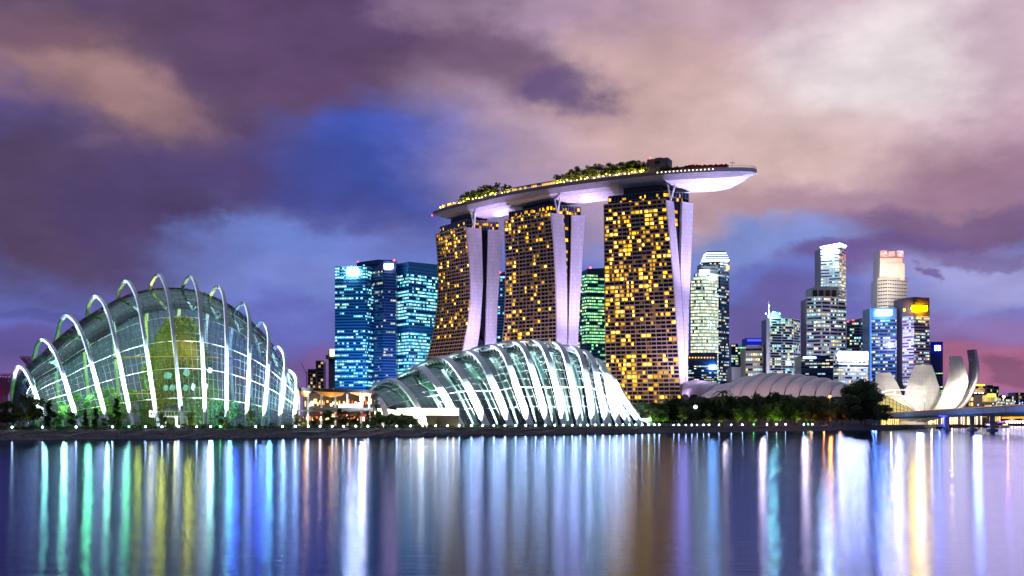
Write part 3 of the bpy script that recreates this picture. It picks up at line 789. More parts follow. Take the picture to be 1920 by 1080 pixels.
for i, (a, s_, m_, f) in enumerate(RA):
    D0 = d0R(f[0]); hgt = f[1] - a[1]; sc = min(1, hgt / 150)
    dr = lambda q, dd, ddx=0, ddy=0: P(q[0] + ddx, q[1] + ddy, D0 + dd * sc)
    front = [G(f[0], D0), dr(m_, 4), dr(s_, 10), dr(a, 17)]
    w_ = 62 * sc
    back = [P(a[0] - .55 * w_, a[1] + 8 * sc, D0 + 27 * sc), P(a[0] - 1.0 * w_, a[1] + 30 * sc, D0 + 38 * sc), P(a[0] - 1.25 * w_, a[1] + .5 * hgt, D0 + 50 * sc), G(a[0] - 1.35 * w_, D0 + 60 * sc)]
    pathsR.append(crom(front + back, 60))
    o = 4.2
    glR.append([G(f[0] - 1, D0 + o), dr(m_, 4 + o, -1, 3), dr(s_, 10 + o, -3, 9 * sc), dr(a, 17 + o, -4, 11 * sc), P(a[0] - .55 * w_, a[1] + 18 * sc, D0 + 27 * sc + o * .4),
                P(a[0] - .93 * w_, a[1] + 42 * sc, D0 + 37 * sc), P(a[0] - 1.12 * w_, a[1] + .52 * hgt, D0 + 48 * sc), G(a[0] - 1.2 * w_, D0 + 58 * sc)])
Df = d0R(702)
firstR = [G(712 - 2 * k, Df + 2 + 4 * k, 3.2 + 6 * math.sin(math.pi * k / 7)) for k in range(8)]
NRr = 30
TR, gR = shell('ribbed_glasshouse', 'lower wide glasshouse on the right with broad white arches', centre, [firstR] + glR, 4, NRr, M['glassR'], 14, (4, 8))
for i in range(len(RA)):
    pth = pathsR[i]; side = (pth[14] - pth[0]).cross(pth[45] - pth[0]).normalized()
    row = gR[(i + 1) * 4]; tr = []
    for j in range(6, 18):
        q = row[j]; q2 = row[j + 1]
        k = min(range(len(pth)), key=lambda z: (pth[z] - q).length)
        if (pth[k] - q).length < 9: tr.append((pth[k], q, pth[min(k + 1, 59)]))
    hgt = RA[i][3][1] - RA[i][0][1]
    arch_obj(pth, side, 3.4 if hgt > 110 else 2.4, .9, TR, tr)

# floodlights at the arch feet
for i in range(12):
    q = paths[i][0]
    spot(q + Vector((-.6, -5, .3)), paths[i][22], 260000, (220, 240, 255), 46, .8, .4)
    spot(q + Vector((-.4, -6, .3)), paths[i][20], 1300000, (196, 226, 255), 20, .9, .4)
for i in range(1, len(RA)):
    q = pathsR[i][0]
    spot(q + Vector((-.8, -5, .4)), pathsR[i][20], 1000000, (240, 248, 255), 52, .8, .4)
    spot(q + Vector((-.6, -6, .4)), pathsR[i][20], 1500000, (220, 238, 255), 24, .9, .4)
    if i % 2: lamp(pathsR[i][0].lerp(pathsR[i][59], .35) + Vector((0, 0, 3)), 22000, (225, 240, 250), .6)

# planted mountain inside the left glasshouse
rngm = random.Random(5)
D0 = d0L(335); mc = G(338, D0 + 33)
mt = thing('planted_mountain', 'planted mountain inside the left glasshouse, lit yellow', 'planted mountain', mc)
mb = MB(); rows = []
Hm = zat(595, D0 + 33) - 3.2
def rad(ph, h): return (16 - 11.5 * h ** 1.9) * (1 + .10 * math.sin(3 * ph + 5 * h) + .07 * math.sin(7 * ph - 9 * h))
for k in range(25):
    h = k / 24; rows.append([mc + Vector((rad(ph, h) * math.cos(ph), rad(ph, h) * math.sin(ph), Hm * h)) for ph in [2 * math.pi * j / 40 for j in range(41)]])
mb.grid(rows); mb.add(rows[-1][:-1], [tuple(range(40))])
mb.build('rock', pbr('mossy_rock', (.035, .035, .025), .9, var=.5, vscale=.4, bump=.6), mt, smooth=True)
lf = MB()
for k in range(3600):
    ph, h = rngm.uniform(0, 2 * math.pi), rngm.random()
    if math.sin(4 * ph + 11 * h) + math.sin(9 * h + 2.3 * ph) < -.5: continue
    r = rad(ph, h) + rngm.uniform(0, .9); q = mc + Vector((r * math.cos(ph), r * math.sin(ph), Hm * h + rngm.uniform(-.5, .5)))
    a = Vector((rngm.gauss(0, 1), rngm.gauss(0, 1), rngm.gauss(0, 1))).normalized() * rngm.uniform(.35, .85); b_ = a.orthogonal().normalized() * rngm.uniform(.3, .6)
    lf.quad(q - a, q - b_, q + a, q + b_)
lf.build('planting', M['leafy'], mt)
for (px, py, w_, hh, ng) in ((316, 704, 3.4, 2.8, 1), (345, 698, 2.6, 3.0, 1), (371, 692, 3.4, 2.4, 0), (314, 727, 2.2, 2.4, 1), (324, 727, 2.2, 2.6, 1), (345, 727, 2.0, 2.6, 1), (356, 725, 1.6, 3.0, 0), (371, 724, 3.0, 3.4, 0)):
    z = zat(py, D0 + 18); ph = math.asin(max(-.95, min(.95, ((px - CX) / F * (D0 + 20) - mc.x) / rad(4.7, (z - 3.2) / Hm)))); r = rad(4.7 + ph, (z - 3.2) / Hm) + 1.0
    c0 = mc + Vector((r * math.sin(ph), -r * math.cos(ph), z - 3.2)); tx = Vector((math.cos(ph), math.sin(ph), 0))
    wm = MB(); pts = [c0 + tx * w_ * .5 * math.cos(a * math.pi / 6) * (1 + .2 * math.sin(a * 2.1)) + Vector((0, 0, hh * .5 * math.sin(a * math.pi / 6))) for a in range(12)]
    wm.add(pts, [tuple(range(12))]); wm.build('window', glow('cave_window_glow', (150, 235, 225) if ng else (200, 220, 255), .9 if ng else 2.6), mt)
wk = glow('walkway_edge_light', (255, 190, 70), .9)
for (zz, rr, a0, a1) in ((zat(668, D0 + 10), 21.5, 3.3, 6.2), (zat(738, D0 + 10), 24, 3.15, 4.6)):
    dkm = MB(); lmm = MB()
    pts = [mc + Vector((rr * math.cos(a0 + (a1 - a0) * k / 30) * 1.25, rr * math.sin(a0 + (a1 - a0) * k / 30) * .9, zz - 3.2)) for k in range(31)]
    dkm.ribbon(pts, (0, 0, 1), .5, 1.6); ob = dkm.build('walkway', M['dark'], mt)
    lmm.ribbon([q + Vector((0, -.95, .1)) for q in pts], (0, 0, 1), .22, .1); lmm.build('edge_light', wk, ob)
for (px, py, dd, w_, colr) in ((285, 738, 15, 1500, (255, 210, 60)), (352, 646, 19, 1300, (255, 226, 80)), (300, 655, 17, 1500, (250, 226, 60)), (258, 700, 20, 900, (240, 235, 70)), (392, 735, 13, 900, (235, 230, 70)), (330, 785, 10, 700, (255, 220, 120)), (372, 668, 17, 700, (255, 230, 90))):
    lamp(P(px, py, d0L(px) + dd), w_ * 4, colr, .8)
for (px, py, dd, w_, colr) in ((120, 765, 16, 2000, (160, 255, 180)), (165, 735, 22, 3000, (130, 255, 160)), (200, 765, 18, 2000, (180, 255, 190)), (235, 710, 26, 2400, (120, 245, 120)), (85, 770, 14, 1500, (160, 255, 210)), (300, 566, 30, 3000, (230, 230, 120)), (225, 606, 30, 2600, (190, 240, 120)), (380, 580, 30, 2600, (210, 220, 140)), (150, 660, 24, 2000, (170, 255, 140)), (440, 620, 24, 2200, (120, 170, 230)),
                               (470, 680, 18, 2200, (80, 90, 255)), (488, 730, 14, 2000, (80, 120, 255)), (440, 690, 26, 1800, (80, 90, 255)), (505, 760, 10, 1800, (120, 210, 255)), (430, 765, 16, 2400, (120, 235, 225)), (530, 765, 9, 1200, (190, 240, 255)), (395, 775, 12, 1800, (190, 255, 235))):
    lamp(P(px, py, d0L(px) + dd), w_ * 4, colr, .8)
# white maintenance gantry in front of the left glasshouse
gq = G(320, d0L(320) - 2.5); gt = thing('entrance_terrace', 'white railed terrace with machine cabinets at the foot of the left glasshouse', 'terrace', gq)
mb = MB(); mb.box((gq.x, gq.y, zat(781, gq.y)), (15.5, 2.2, .5)); mb.build('platform', M['white'], gt)
mb = MB()
for k in range(14): mb.box((gq.x - 7.4 + k * 1.14, gq.y - 1, zat(776, gq.y)), (.12, .12, 1.9))
mb.box((gq.x, gq.y - 1, zat(771.5, gq.y)), (15.4, .14, .14)); mb.build('railing', M['white'], gt)
for x_, w_ in ((-1.6, 1.6), (1.4, 2.2), (4.2, 1.1)):
    mb = MB(); mb.box((gq.x + x_, gq.y + .4, zat(766, gq.y)), (w_, 1.2, 2.2)); mb.build('cabinet', M['grey'], gt)
for x_ in (-6, -2, 2, 6):
    mb = MB(); mb.box((gq.x + x_, gq.y + .5, zat(792, gq.y)), (.4, .4, 4.2)); mb.build('post', M['white'], gt)
lamp(gq + Vector((0, -4, 1.0)), 1500, (220, 255, 245), .4)
# lit event hall inside the right glasshouse
eq = G(985, d0R(985) + 16); et = thing('event_hall', 'blue and white lit event hall inside the right glasshouse', 'event hall')
et.location = eq; ORG[et.name] = tuple(eq)
ea, eb = G(905, d0R(905) + 15), G(1035, d0R(1035) + 15); eu = (eb - ea).normalized(); en = Vector((eu.y, -eu.x, 0)); erz = math.atan2(eu.y, eu.x); eL_ = (eb - ea).length
eo = lambda x_, y_, z_: (ea + eb) / 2 + eu * x_ - en * y_ + Vector((0, 0, z_))
mb = MB(); mb.box(eo(0, 4, 3.5), (eL_, 7, 7), erz); mb.build('wall', pbr('hall_wall', (.2, .22, .3), .6), et)
rr = random.Random(9)
cols = [(170, 200, 255), (90, 120, 255), (235, 240, 255), (120, 160, 255), (210, 225, 255), (200, 120, 255)]
pan = [glow('hall_screen', c_, s) for c_, s in zip(cols, (1.6, 1.4, 2.6, 1.3, 1.9, 1.0))]
for k in range(26):
    x0 = -eL_ / 2 + k * eL_ / 26; q = MB(); h0 = rr.uniform(.4, 2.4); hh = rr.uniform(1.0, 3.6)
    if rr.random() < .85:
        q.box(eo(x0 + .7, .35, h0 + hh / 2), (rr.uniform(.5, 1.35) * 1.3, .2, hh), erz); q.build('screen', rr.choice(pan), et)
mb = MB(); mb.box(eo(0, .3, 7.2), (eL_, .3, .25), erz); mb.build('edge_light', glow('hall_edge_glow', (255, 230, 170), 1.6), et)
for (px, py, dd, w_, colr) in ((800, 735, 26, 1500, (120, 255, 170)), (850, 725, 34, 1800, (90, 255, 170)), (900, 700, 30, 2000, (110, 235, 190)), (960, 690, 28, 2400, (120, 220, 200)), (1020, 690, 26, 2200, (130, 210, 220)), (1075, 705, 24, 2000, (130, 210, 225)), (1120, 740, 18, 1400, (190, 230, 235)), (865, 770, 12, 1800, (120, 255, 210)), (740, 760, 14, 900, (200, 255, 210))):
    lamp(P(px, py, d0R(px) + dd), w_ * 5, colr, .8)
# bright terrace wall on the left of the right glasshouse
tq = G(775, bankD(775) + 26); tt = thing('terrace_wall', 'long brightly lit cream terrace wall before the right glasshouse', 'wall', tq)
x0, x1 = (688 - CX) / F * tq.y, (860 - CX) / F * tq.y
mb = MB(); mb.box(((x0 + x1) / 2, tq.y, (3.2 + zat(779, tq.y)) / 2), (x1 - x0, .8, zat(779, tq.y) - 3.2)); mb.build('wall', pbr('cream_wall', (.13, .115, .08), .7, var=.08, vscale=.3), tt)
mb = MB(); mb.box(((x0 + x1) / 2, tq.y - .3, zat(772, tq.y)), (x1 - x0, .5, zat(766, tq.y) - zat(778, tq.y))); mb.build('light_strip', glow('terrace_light_strip', (255, 244, 214), 7, True), tt)
mb = MB(); mb.box(((x0 + x1) / 2, tq.y + .2, zat(765.2, tq.y)), (x1 - x0 + .6, 1.8, .3)); mb.build('coping', M['white'], tt)

for px in (700, 735, 775, 815, 850): lamp(G(px, tq.y - 3.5, 4.6), 180, (255, 236, 180), .4)  # added unseen lamps brighten the lower wall
# ------------------------------------------------------------------ office towers
def office(label, cor, top, nf, band, spand, body=None, depth=32, tops=None, z0=3.2, zvis=764, ledge=.35, bay=3.2, name='office_tower', cat='office tower', group='lit city towers', frac=(.32, .92), fins=0, bandtop=1.0, skip=None):
    """cor: (photo column, depth) of the visible corners, left to right; top: photo row of the top at the first corner"""
    pts = [G(px, D, 0) for px, D in cor]; body = body or M['glassdark']
    H = zat(top, cor[0][1])
    base = sum(pts, Vector()) / len(pts); base.y += depth / 2; base.z = z0
    t = thing(name, label, cat, base, group)
    bk = [pts[-1] + Vector((0, depth, 0)), pts[0] + Vector((0, depth, 0))]
    hs = H if not tops else [zat(r, D) for r, (px, D) in zip(tops, cor)] + [zat(tops[-1], cor[-1][1]), zat(tops[0], cor[0][1])]
    b = MB(); b.prism([(q.x, q.y) for q in pts + bk], z0, hs); t_body = b.build('body', body, t)
    fh = (H - z0) * bandtop / nf
    segs = []
    for a, c_ in zip(pts, pts[1:]):
        u = (c_ - a).normalized(); segs.append((a, c_, u, Vector((u.y, -u.x, 0)), (c_ - a).length))
    sp_ = MB()
    for k in range(nf + 1):
        z = z0 + k * fh
        if z + fh < zat(zvis + 16, cor[0][1]): continue
        for a, c_, u, n_, L_ in segs:
            zz0, zz1 = z - fh * .0, z + fh * frac[0]
            o = n_ * ledge
            if tops and z + fh > min(hs): continue
            i0, i1 = a + n_ * .02, c_ + n_ * .02
            v = [Vector((q.x, q.y, h)) for h in (zz0, zz1) for q in (i0, a + o, c_ + o, i1)]
            sp_.add(v, [(3, 2, 1, 0), (4, 5, 6, 7), (1, 2, 6, 5), (0, 1, 5, 4), (2, 3, 7, 6)])
    if fins:
        for a, c_, u, n_, L_ in segs:
            m_ = max(1, int(L_ / fins))
            for j in range(m_ + 1):
                q = a + u * (L_ * j / m_) + n_ * (ledge * .6); sp_.box((q.x, q.y, (z0 + H) / 2), (.5, ledge * 1.3, H - z0 - .2), math.atan2(u.y, u.x))
    if spand: sp_.build('spandrels', spand, t)
    for k in range(nf):
        z = z0 + k * fh
        if z + fh < zat(zvis, cor[0][1]): continue
        if skip and skip(k / nf): continue
        w_ = MB(); acc = 0
        for a, c_, u, n_, L_ in segs:
            o = n_ * .06; za, zb = z + fh * frac[0] + .05, z + fh * frac[1]
            if tops and zb > min(hs) - .5: acc += L_; continue
            w_.quad(*(Vector((q.x, q.y, h)) for q, h in ((a + o, za), (c_ + o, za), (c_ + o, zb), (a + o, zb))),
                    uv=((acc / bay, k + .2), ((acc + L_) / bay, k + .2), ((acc + L_) / bay, k + .8), (acc / bay, k + .8)))
            acc += math.ceil(L_ / bay) * bay
        if w_.f: w_.build('window_band', band, t)
    return t
def onface(t, D, px0, px1, py0, py1, m_, name='sign', th=.6):
    a, b = P(px0, py1, D), P(px1, py0, D); q = MB()
    q.box(((a.x + b.x) / 2, D, (a.z + b.z) / 2), (b.x - a.x, th, b.z - a.z)); return q.build(name, m_, t)
def beacon(t, px, py, D, r=.9):
    q = MB(); q.ball(P(px, py, D), r, 6, 4); return q.build('beacon', M['redlamp'], t)
cy = [lit_band(f'cyan_office_windows', (70, 225, 240), (200, 250, 240), pr, st * 1.7, (.008, .05, .12), cl, sd, rv)
      for pr, st, cl, sd, rv in ((.40, 1.25, 4, 1., 1.5), (.26, 1.0, 3, 2., 1.2), (.66, 1.15, 5, 3., .8), (.44, 1.0, 3, 4., 1.1))]
warmw = lit_band('warm_sparse_office_windows', (255, 230, 160), (225, 240, 220), .22, 1.0, (.008, .03, .08), 3, 6., 1.5)
green = lit_band('green_white_office_windows', (90, 250, 170), (220, 255, 170), .62, 1.5, (.006, .03, .04), 4, 7., 1.0)
white = lit_band('white_office_windows', (150, 220, 255), (255, 232, 130), .50, 1.7, (.02, .03, .05), 3, 8., 1.1)
sail = lit_band('bright_white_office_windows', (214, 255, 222), (255, 244, 180), .86, 1.9, (.04, .06, .07), 3, 9., .5)
mixd = lit_band('mixed_office_windows', (255, 224, 110), (110, 215, 245), .42, 1.7, (.01, .02, .05), 2, 10., 1.1)
blue_b = lit_band('blue_white_office_windows', (120, 205, 255), (255, 226, 140), .40, 1.5, (.006, .02, .10), 2, 11., 1.0)
gold = lit_band('golden_house_windows', (255, 206, 90), (255, 236, 160), .7, 1.3, (.05, .04, .03), 2, 12., .8)
dimw = lit_band('small_flat_windows', (255, 226, 150), (255, 200, 130), .3, .8, (.02, .015, .03), 1, 13., .6)
bglass = pbr('blue_curtain_wall', (.022, .14, .26), .16, .0, spec=.9)
bspan = pbr('blue_spandrel', (.04, .22, .42), .3, .2)
navy = pbr('navy_curtain_wall', (.015, .06, .17), .3, spec=.9)
nspan = pbr('navy_spandrel', (.035, .10, .24), .35, .1)
pale = pbr('pale_stone_cladding', (.45, .45, .50), .7)
tan = pbr('tan_cladding', (.34, .28, .26), .8)
mauve = pbr('mauve_concrete', (.30, .25, .32), .8)
tealg = pbr('teal_curtain_wall', (.008, .05, .06), .15, spec=.9)
wsign = glow('white_sign_light', (245, 248, 255), 110, True)
bsign = glow('blue_sign_light', (60, 130, 255), 40, True)
ysign = glow('yellow_sign_light', (255, 196, 0), 230, True)
# left group
D = 1420
t = office('leftmost blue glass office tower with a white lit sign at its top right', [(628, D + 6), (686, D), (701, D + 26)], 502, 52, cy[0], bspan, bglass, frac=(.42, .94))
onface(t, D - 1.2, 651, 671, 503.5, 516, wsign)
t = office('blue glass office tower behind the leftmost one, with a sloping bright corner', [(669, D + 62), (709, D + 50), (743, D + 70)], 491, 52, cy[3], bspan, bglass, tops=(492, 486.5, 488), frac=(.42, .94))
beacon(t, 671, 491, D + 62)
t = office('dark blue slim office tower with few warm windows and a white and red sign', [(700, D + 18), (719, D + 4), (742.5, D + 10)], 504, 54, warmw, nspan, navy, tops=(505, 488.5, 490), frac=(.35, .9))
onface(t, D + 2.2, 721, 737, 495, 503.5, glow('white_red_sign_light', (255, 210, 215), 34, True)); beacon(t, 739, 488, D + 8, 1.2)
t = office('broad turquoise lit office tower directly left of the hotel', [(743, D + 40), (766, D + 16), (830, D + 60)], 494, 50, cy[2], bspan, bglass, tops=(495, 490.5, 497), frac=(.38, .94), skip=lambda f: f > .9 or (.55 < f < .60))
# between the hotel towers
t = office('dark blue office tower seen between the left and middle hotel towers', [(925, 1500), (950, 1500)], 512, 50, cy[1], nspan, bglass); beacon(t, 938, 511, 1500, 1.0)
t = office('green lit office tower seen between the middle and right hotel towers', [(1086, 1500), (1101, 1480), (1140, 1490)], 512, 48, green, nspan, tealg, tops=(512, 504, 502), frac=(.35, .9)); beacon(t, 1107, 502, 1484, 1.2)
t = office('slim dark block beside the green lit tower, behind the middle hotel tower', [(1070, 1440), (1091, 1440)], 526, 44, mixd, nspan, navy)
# far left low blocks
t = office('stepped brown apartment block with rows of small lights', [(592, 1700), (607, 1700)], 678, 18, dimw, tan, mauve, name='apartment_block', cat='apartment block', depth=20, group='apartment blocks far left', bay=4, ledge=.2)
t = office('lower brown apartment block in front of the stepped one', [(577, 1690), (593, 1690)], 694, 14, dimw, tan, mauve, name='apartment_block', cat='apartment block', depth=20, group='apartment blocks far left', bay=4, ledge=.2)
t = office('brown slab block with a wide cap beside the blue office tower', [(616, 1650), (630, 1650)], 672, 20, dimw, tan, mauve, name='apartment_block', cat='apartment block', depth=20, group='apartment blocks far left', bay=4, ledge=.2, skip=lambda f: True)
q = MB(); a = P(620, 672, 1650); q.box((a.x + 1, 1652, a.z + 2), (15, 18, 6)); q.box((a.x + 1, 1652, a.z + 8), (9, 12, 7)); q.build('cap', mauve, t)
onface(t, 1642, 618.5, 627, 654.5, 668, glow('pale_sign_light', (240, 255, 190), 2.5), 'sign'); beacon(t, 617, 671, 1648, .8)
cr_ = thing('tower_crane', 'tower crane with a raised jib beside the brown apartment blocks', 'crane', G(574, 1720))
q = MB(); a = G(575, 1720); q.tube([a, a + Vector((0, 0, zat(700, 1720)))], .7, 4); q.build('mast', M['dark'], cr_)
q = MB(); q.tube([P(575, 702, 1720), P(565, 681, 1720)], .5, 4); q.build('jib', M['dark'], cr_)
# right group
D = 1500
def curved_tower():
    # white sail-shaped tower: plan is a shallow bow, the left shoulder rounds off towards the top
    zt, zb_ = zat(497, D), 3.2; nfl = 48
    t = thing('office_tower', 'white glowing tower with a curved left side right of the hotel', 'office tower', G(1328, D + 16), 'lit city towers')
    def prof(z, s):                              # s 0..1 across the front
        py = HY - (z - CH) / D * F
        xl = 1295 if py > 545 else 1295 + 28 * ((545 - py) / 50) ** 2
        xr = 1347
        px = xl + (xr - xl) * s
        return G(px, D - 10 * math.sin(math.pi * min(1, .15 + s * .85)), z)
    fh = (zt - zb_) / nfl; spn = MB()
    b = MB(); rows = []
    for k in range(nfl + 1):
        z = zb_ + k * fh; r = [prof(z, s / 8) for s in range(9)]; rows.append([r[0] + Vector((2, 30, 0))] + r + [r[-1] + Vector((0, 30, 0))])
    b.grid(rows); b.add(rows[-1], [tuple(range(11))]); b.build('body', pbr('white_frame_tower', (.3, .34, .36), .4), t)
    for k in range(nfl):
        z = zb_ + k * fh
        if zat(770, D) > z + fh: continue
        lo = [prof(z, s / 8) for s in range(9)]
        spn.grid([[q + Vector((0, -.1, 0)) for q in lo], [q + Vector((0, -.9, 0)) for q in lo], [q + Vector((0, -.9, fh * .38)) for q in lo], [q + Vector((0, -.1, fh * .38)) for q in lo]])
        if k > nfl * .93: continue
        wb = MB()
        for s in range(8):
            a, c_ = prof(z, s / 8), prof(z, (s + 1) / 8); o = Vector((0, -.25, 0))
            wb.quad(a + o + Vector((0, 0, fh * .4)), c_ + o + Vector((0, 0, fh * .4)), c_ + o + Vector((0, 0, fh * .98)), a + o + Vector((0, 0, fh * .98)), uv=((s * 2, k + .2), (s * 2 + 2, k + .2), (s * 2 + 2, k + .8), (s * 2, k + .8)))
        wb.build('window_band', sail, t)
    spn.build('spandrels', pbr('white_spandrel', (.7, .74, .74), .5), t)
    onface(t, D - 13, 1312, 1330, 506, 514, glow('blue_white_crown_light', (200, 232, 255), 10, True), 'sign')
    onface(t, D - 13, 1334, 1343, 515, 524, glow('pale_blue_crown_light', (215, 238, 255), 10, True), 'sign')
    return t
curved_tower()
t = office('navy tower with bright stepped white crown rings behind the curved white one', [(1314, D + 60), (1350, D + 50), (1367, D + 66)], 494, 54, blue_b, nspan, navy, frac=(.4, .9))
rg = glow('crown_ring_light', (205, 236, 255), 3.2)
for k in range(4):
    py = 490 - 4.6 * k; w_ = 25 - 1.7 * k; a = P(1341, py, D + 66); q = MB(); q.box((a.x, D + 70, a.z), (w_ / F * D * 2 * .98, 34 - 3 * k, 1.6)); q.build('crown_ring', rg, t)
    q = MB(); q.box((a.x, D + 70, a.z + 1.75), (w_ / F * D * 2 * .92, 32 - 3 * k, 1.9)); q.build('crown_tier', navy, t)
onface(t, D + 49, 1362, 1367, 498, 505, glow('amber_sign_light', (255, 190, 80), 5)); beacon(t, 1327, 473.5, D + 60, .8); beacon(t, 1355, 473.5, D + 60, .8)
t = office('low dark office block with a terrace of amber lamps, right of the hotel', [(1287, 1380), (1345, 1372)], 662, 26, white, nspan, navy, frac=(.45, .9), bandtop=.82)
onface(t, 1369, 1330, 1343, 685, 692, glow('blue_white_sign_light', (120, 190, 255), 45, True))
amb = glow('amber_lamp_light', (255, 180, 60), 3)
for k in range(9):
    q = MB(); q.ball(P(1293 + k * 5.6, 670.5, 1371), .9, 6, 4); q.build('lamp', amb, t)
t = office('narrow dark block between the curved tower and the brown stone one', [(1371, 1600), (1384, 1600)], 646, 30, mixd, nspan, navy)
t = office('dark green windowed block behind the brown stone building', [(1384, 1650), (1399, 1650)], 650, 28, green, nspan, navy)
t = office('grey low service block left of the brown stone building', [(1372, 1500), (1399, 1500)], 688, 10, mixd, None, pale, skip=lambda f: True)
t = office('brown stone office building with horizontal bands beside the spired tower', [(1398, 1470), (1430, 1464)], 653, 15, white, tan, tan, frac=(.5, .95), zvis=752)
t = office('brown windowless stair tower beside the brown stone building', [(1430, 1468), (1440, 1468)], 645, 10, mixd, None, tan, skip=lambda f: True)
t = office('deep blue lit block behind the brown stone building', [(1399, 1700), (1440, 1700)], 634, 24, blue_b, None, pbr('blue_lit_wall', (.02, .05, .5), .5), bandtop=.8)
onface(t, 1697, 1401, 1438, 636, 640, glow('blue_strip_light', (70, 90, 255), 1.6), 'light_strip'); onface(t, 1697, 1401, 1438, 647, 650, bpy.data.materials['blue_strip_light'], 'light_strip'); onface(t, 1697, 1430, 1436, 622, 634, navy, 'lift_shaft')
t = office('spired office tower with a floodlit turquoise crown', [(1438, 1450), (1444, 1442), (1488, 1450), (1500, 1470)], 598, 40, mixd, pale, navy, frac=(.22, .9), zvis=755, fins=14)
tq_ = pbr('turquoise_crown_cladding', (.35, .6, .6), .5)
q = MB(); a = P(1455, 592, 1465); q.tube([a + Vector((-2, 0, -4)), a + Vector((-2, 0, 2))], [11, 9], 16); q.tube([a + Vector((-2, 0, 2)), a + Vector((-2, 0, 5))], [6, 5], 14); q.build('crown', tq_, t)
q = MB(); a = P(1441.5, 600, 1452); q.tube([a, a + Vector((0, 0, 14)), a + Vector((0, 0, 27))], [1.6, 1.1, .3], 8); q.build('spire', M['white'], t)
crl = glow('crown_floodlight', (190, 255, 250), 9, True)
for px, py in ((1436, 588), (1441, 592), (1450, 585), (1462, 588), (1442, 573)):
    q = MB(); q.ball(P(px, py, 1448), .9, 6, 4); q.build('lamp', crl, t)
lamp(P(1450, 590, 1440), 60000, (170, 255, 250), 1)
q = MB(); q.prism([(P(1437, 0, 1440).x, 1440), (P(1442, 0, 1440).x, 1438), (P(1443, 0, 1440).x, 1442)], 3.2, zat(598, 1440)); q.build('lift_shaft', M['white'], t)
t = office('short wing of the spired tower with a lit turquoise top', [(1486, 1476), (1500, 1472)], 616, 30, mixd, pale, navy, frac=(.3, .9))
a = P(1494, 616, 1472); q = MB(); q.box((a.x, 1476, a.z + 2), (9, 8, 6)); q.build('crown', tq_, t); q = MB(); q.tube([P(1498.5, 616, 1470), P(1498.5, 608, 1470)], .6, 6); q.build('mast', M['white'], t)
lamp(P(1492, 606, 1460), 15000, (190, 250, 255), 1)
t = office('tall white slab tower with a bright lit roof edge, rising behind the grey one', [(1539, 1590), (1574, 1580), (1586, 1600)], 465, 58, white, None, pale, tops=(465, 457.5, 462), frac=(.3, .75), bay=4, ledge=.2)
q = MB(); q.tube([P(1538, 464, 1588), P(1574, 457, 1577), P(1586, 461.5, 1598)], 1.3, 4); q.build('edge_light', glow('roof_edge_light', (240, 248, 255), 14, True), t)
onface(t, 1578, 1544, 1565, 465, 472, wsign)
lamp(P(1556, 480, 1540), 130000, (190, 225, 255), 3)
t = office('grey office tower with tall recessed top openings before the white slab tower', [(1513, 1502), (1541, 1490), (1586, 1508)], 560, 33, white, pale, mauve, frac=(.42, .95), fins=11, zvis=750, ledge=.7)
for (p0, p1, r0, r1, dd) in ((1520, 1570, 541, 561, 12), (1528, 1563, 537, 542, 14)):
    a, b = P(p0, r1, 1508), P(p1, r0, 1508); q = MB(); q.box(((a.x + b.x) / 2, 1508 + dd, (a.z + b.z) / 2 + .5), (b.x - a.x, 26, b.z - a.z)); q.build('upper_storey', pale, t)
for k in range(4):
    onface(t, 1506, 1524 + k * 12, 1532 + k * 12, 544, 560, M['dark'], 'opening', 1.0)
t = office('dark tower with a sloping roof and red edge lights behind the grey tower', [(1585, 1620), (1612, 1612), (1630, 1625)], 600, 36, mixd, nspan, navy, tops=(604, 597, 590), frac=(.35, .9))
for px, py in ((1590, 603), (1600, 600.5), (1622, 597)): beacon(t, px, py, 1608, .7)
q = MB()
for k in range(14): q.ball(P(1587.3, 545 + 4.2 * k, 1560), .55, 5, 4)
lt = thing('light_mast', 'slim mast strung with blue and red lights beside the grey tower', 'light mast', G(1587.3, 1562)); q.build('lights', glow('mast_light', (140, 120, 255), 3), lt)
q = MB(); q.tube([G(1587.3, 1562), P(1587.3, 540, 1562)], .4, 5); q.build('mast', M['grey'], lt)
t = office('bright white stepped tower with red lamps on its crown', [(1646, 1640), (1664, 1630), (1700, 1645)], 525, 40, lit_band('punched_dark_windows', (30, 30, 40), (60, 50, 50), .5, .3, (.02, .02, .03), 1, 14., .4), pale, M['white'], frac=(.55, .9), bay=2.4, fins=3.2, ledge=.6)
for (p0, p1, r0, r1, dd) in ((1649, 1696, 494, 526, 4), (1650, 1693, 482, 495, 6), (1651, 1664, 470, 484, 6), (1667, 1679, 471, 484, 6), (1683, 1694, 470, 484, 6)):
    a, b = P(p0, r1, 1640), P(p1, r0, 1640); q = MB(); q.box(((a.x + b.x) / 2, 1640 + dd + 10, (a.z + b.z) / 2 + .3), (b.x - a.x, 30, b.z - a.z)); ob = q.build('upper_storey', M['white'], t)
    if r0 == 494:
        q = MB()
        for i in range(9):
            for j in range(5):
                w0 = P(1652 + i * 5, 500 + j * 5.4, 1648.6); q.box((w0.x, 1643.8, w0.z), (1.7, .4, 2.2))
        q.build('window_grid', M['dark'], ob)
for (px, py) in ((1660, 474), (1690, 473), (1688, 478)):
    q = MB(); q.ball(P(px, py, 1640), 1.7, 6, 4); q.build('beacon', glow('red_crown_lamp', (255, 50, 70), 40, True), t)
for px, py, w_, c_ in ((1672, 500, 50000, (255, 234, 190)), (1660, 530, 44000, (255, 230, 180)), (1690, 530, 54000, (255, 244, 215)), (1668, 575, 50000, (255, 244, 220)), (1690, 476, 14000, (255, 60, 90)), (1658, 476, 12000, (255, 60, 90))):
    lamp(P(px, py, 1600), w_, c_, 3)
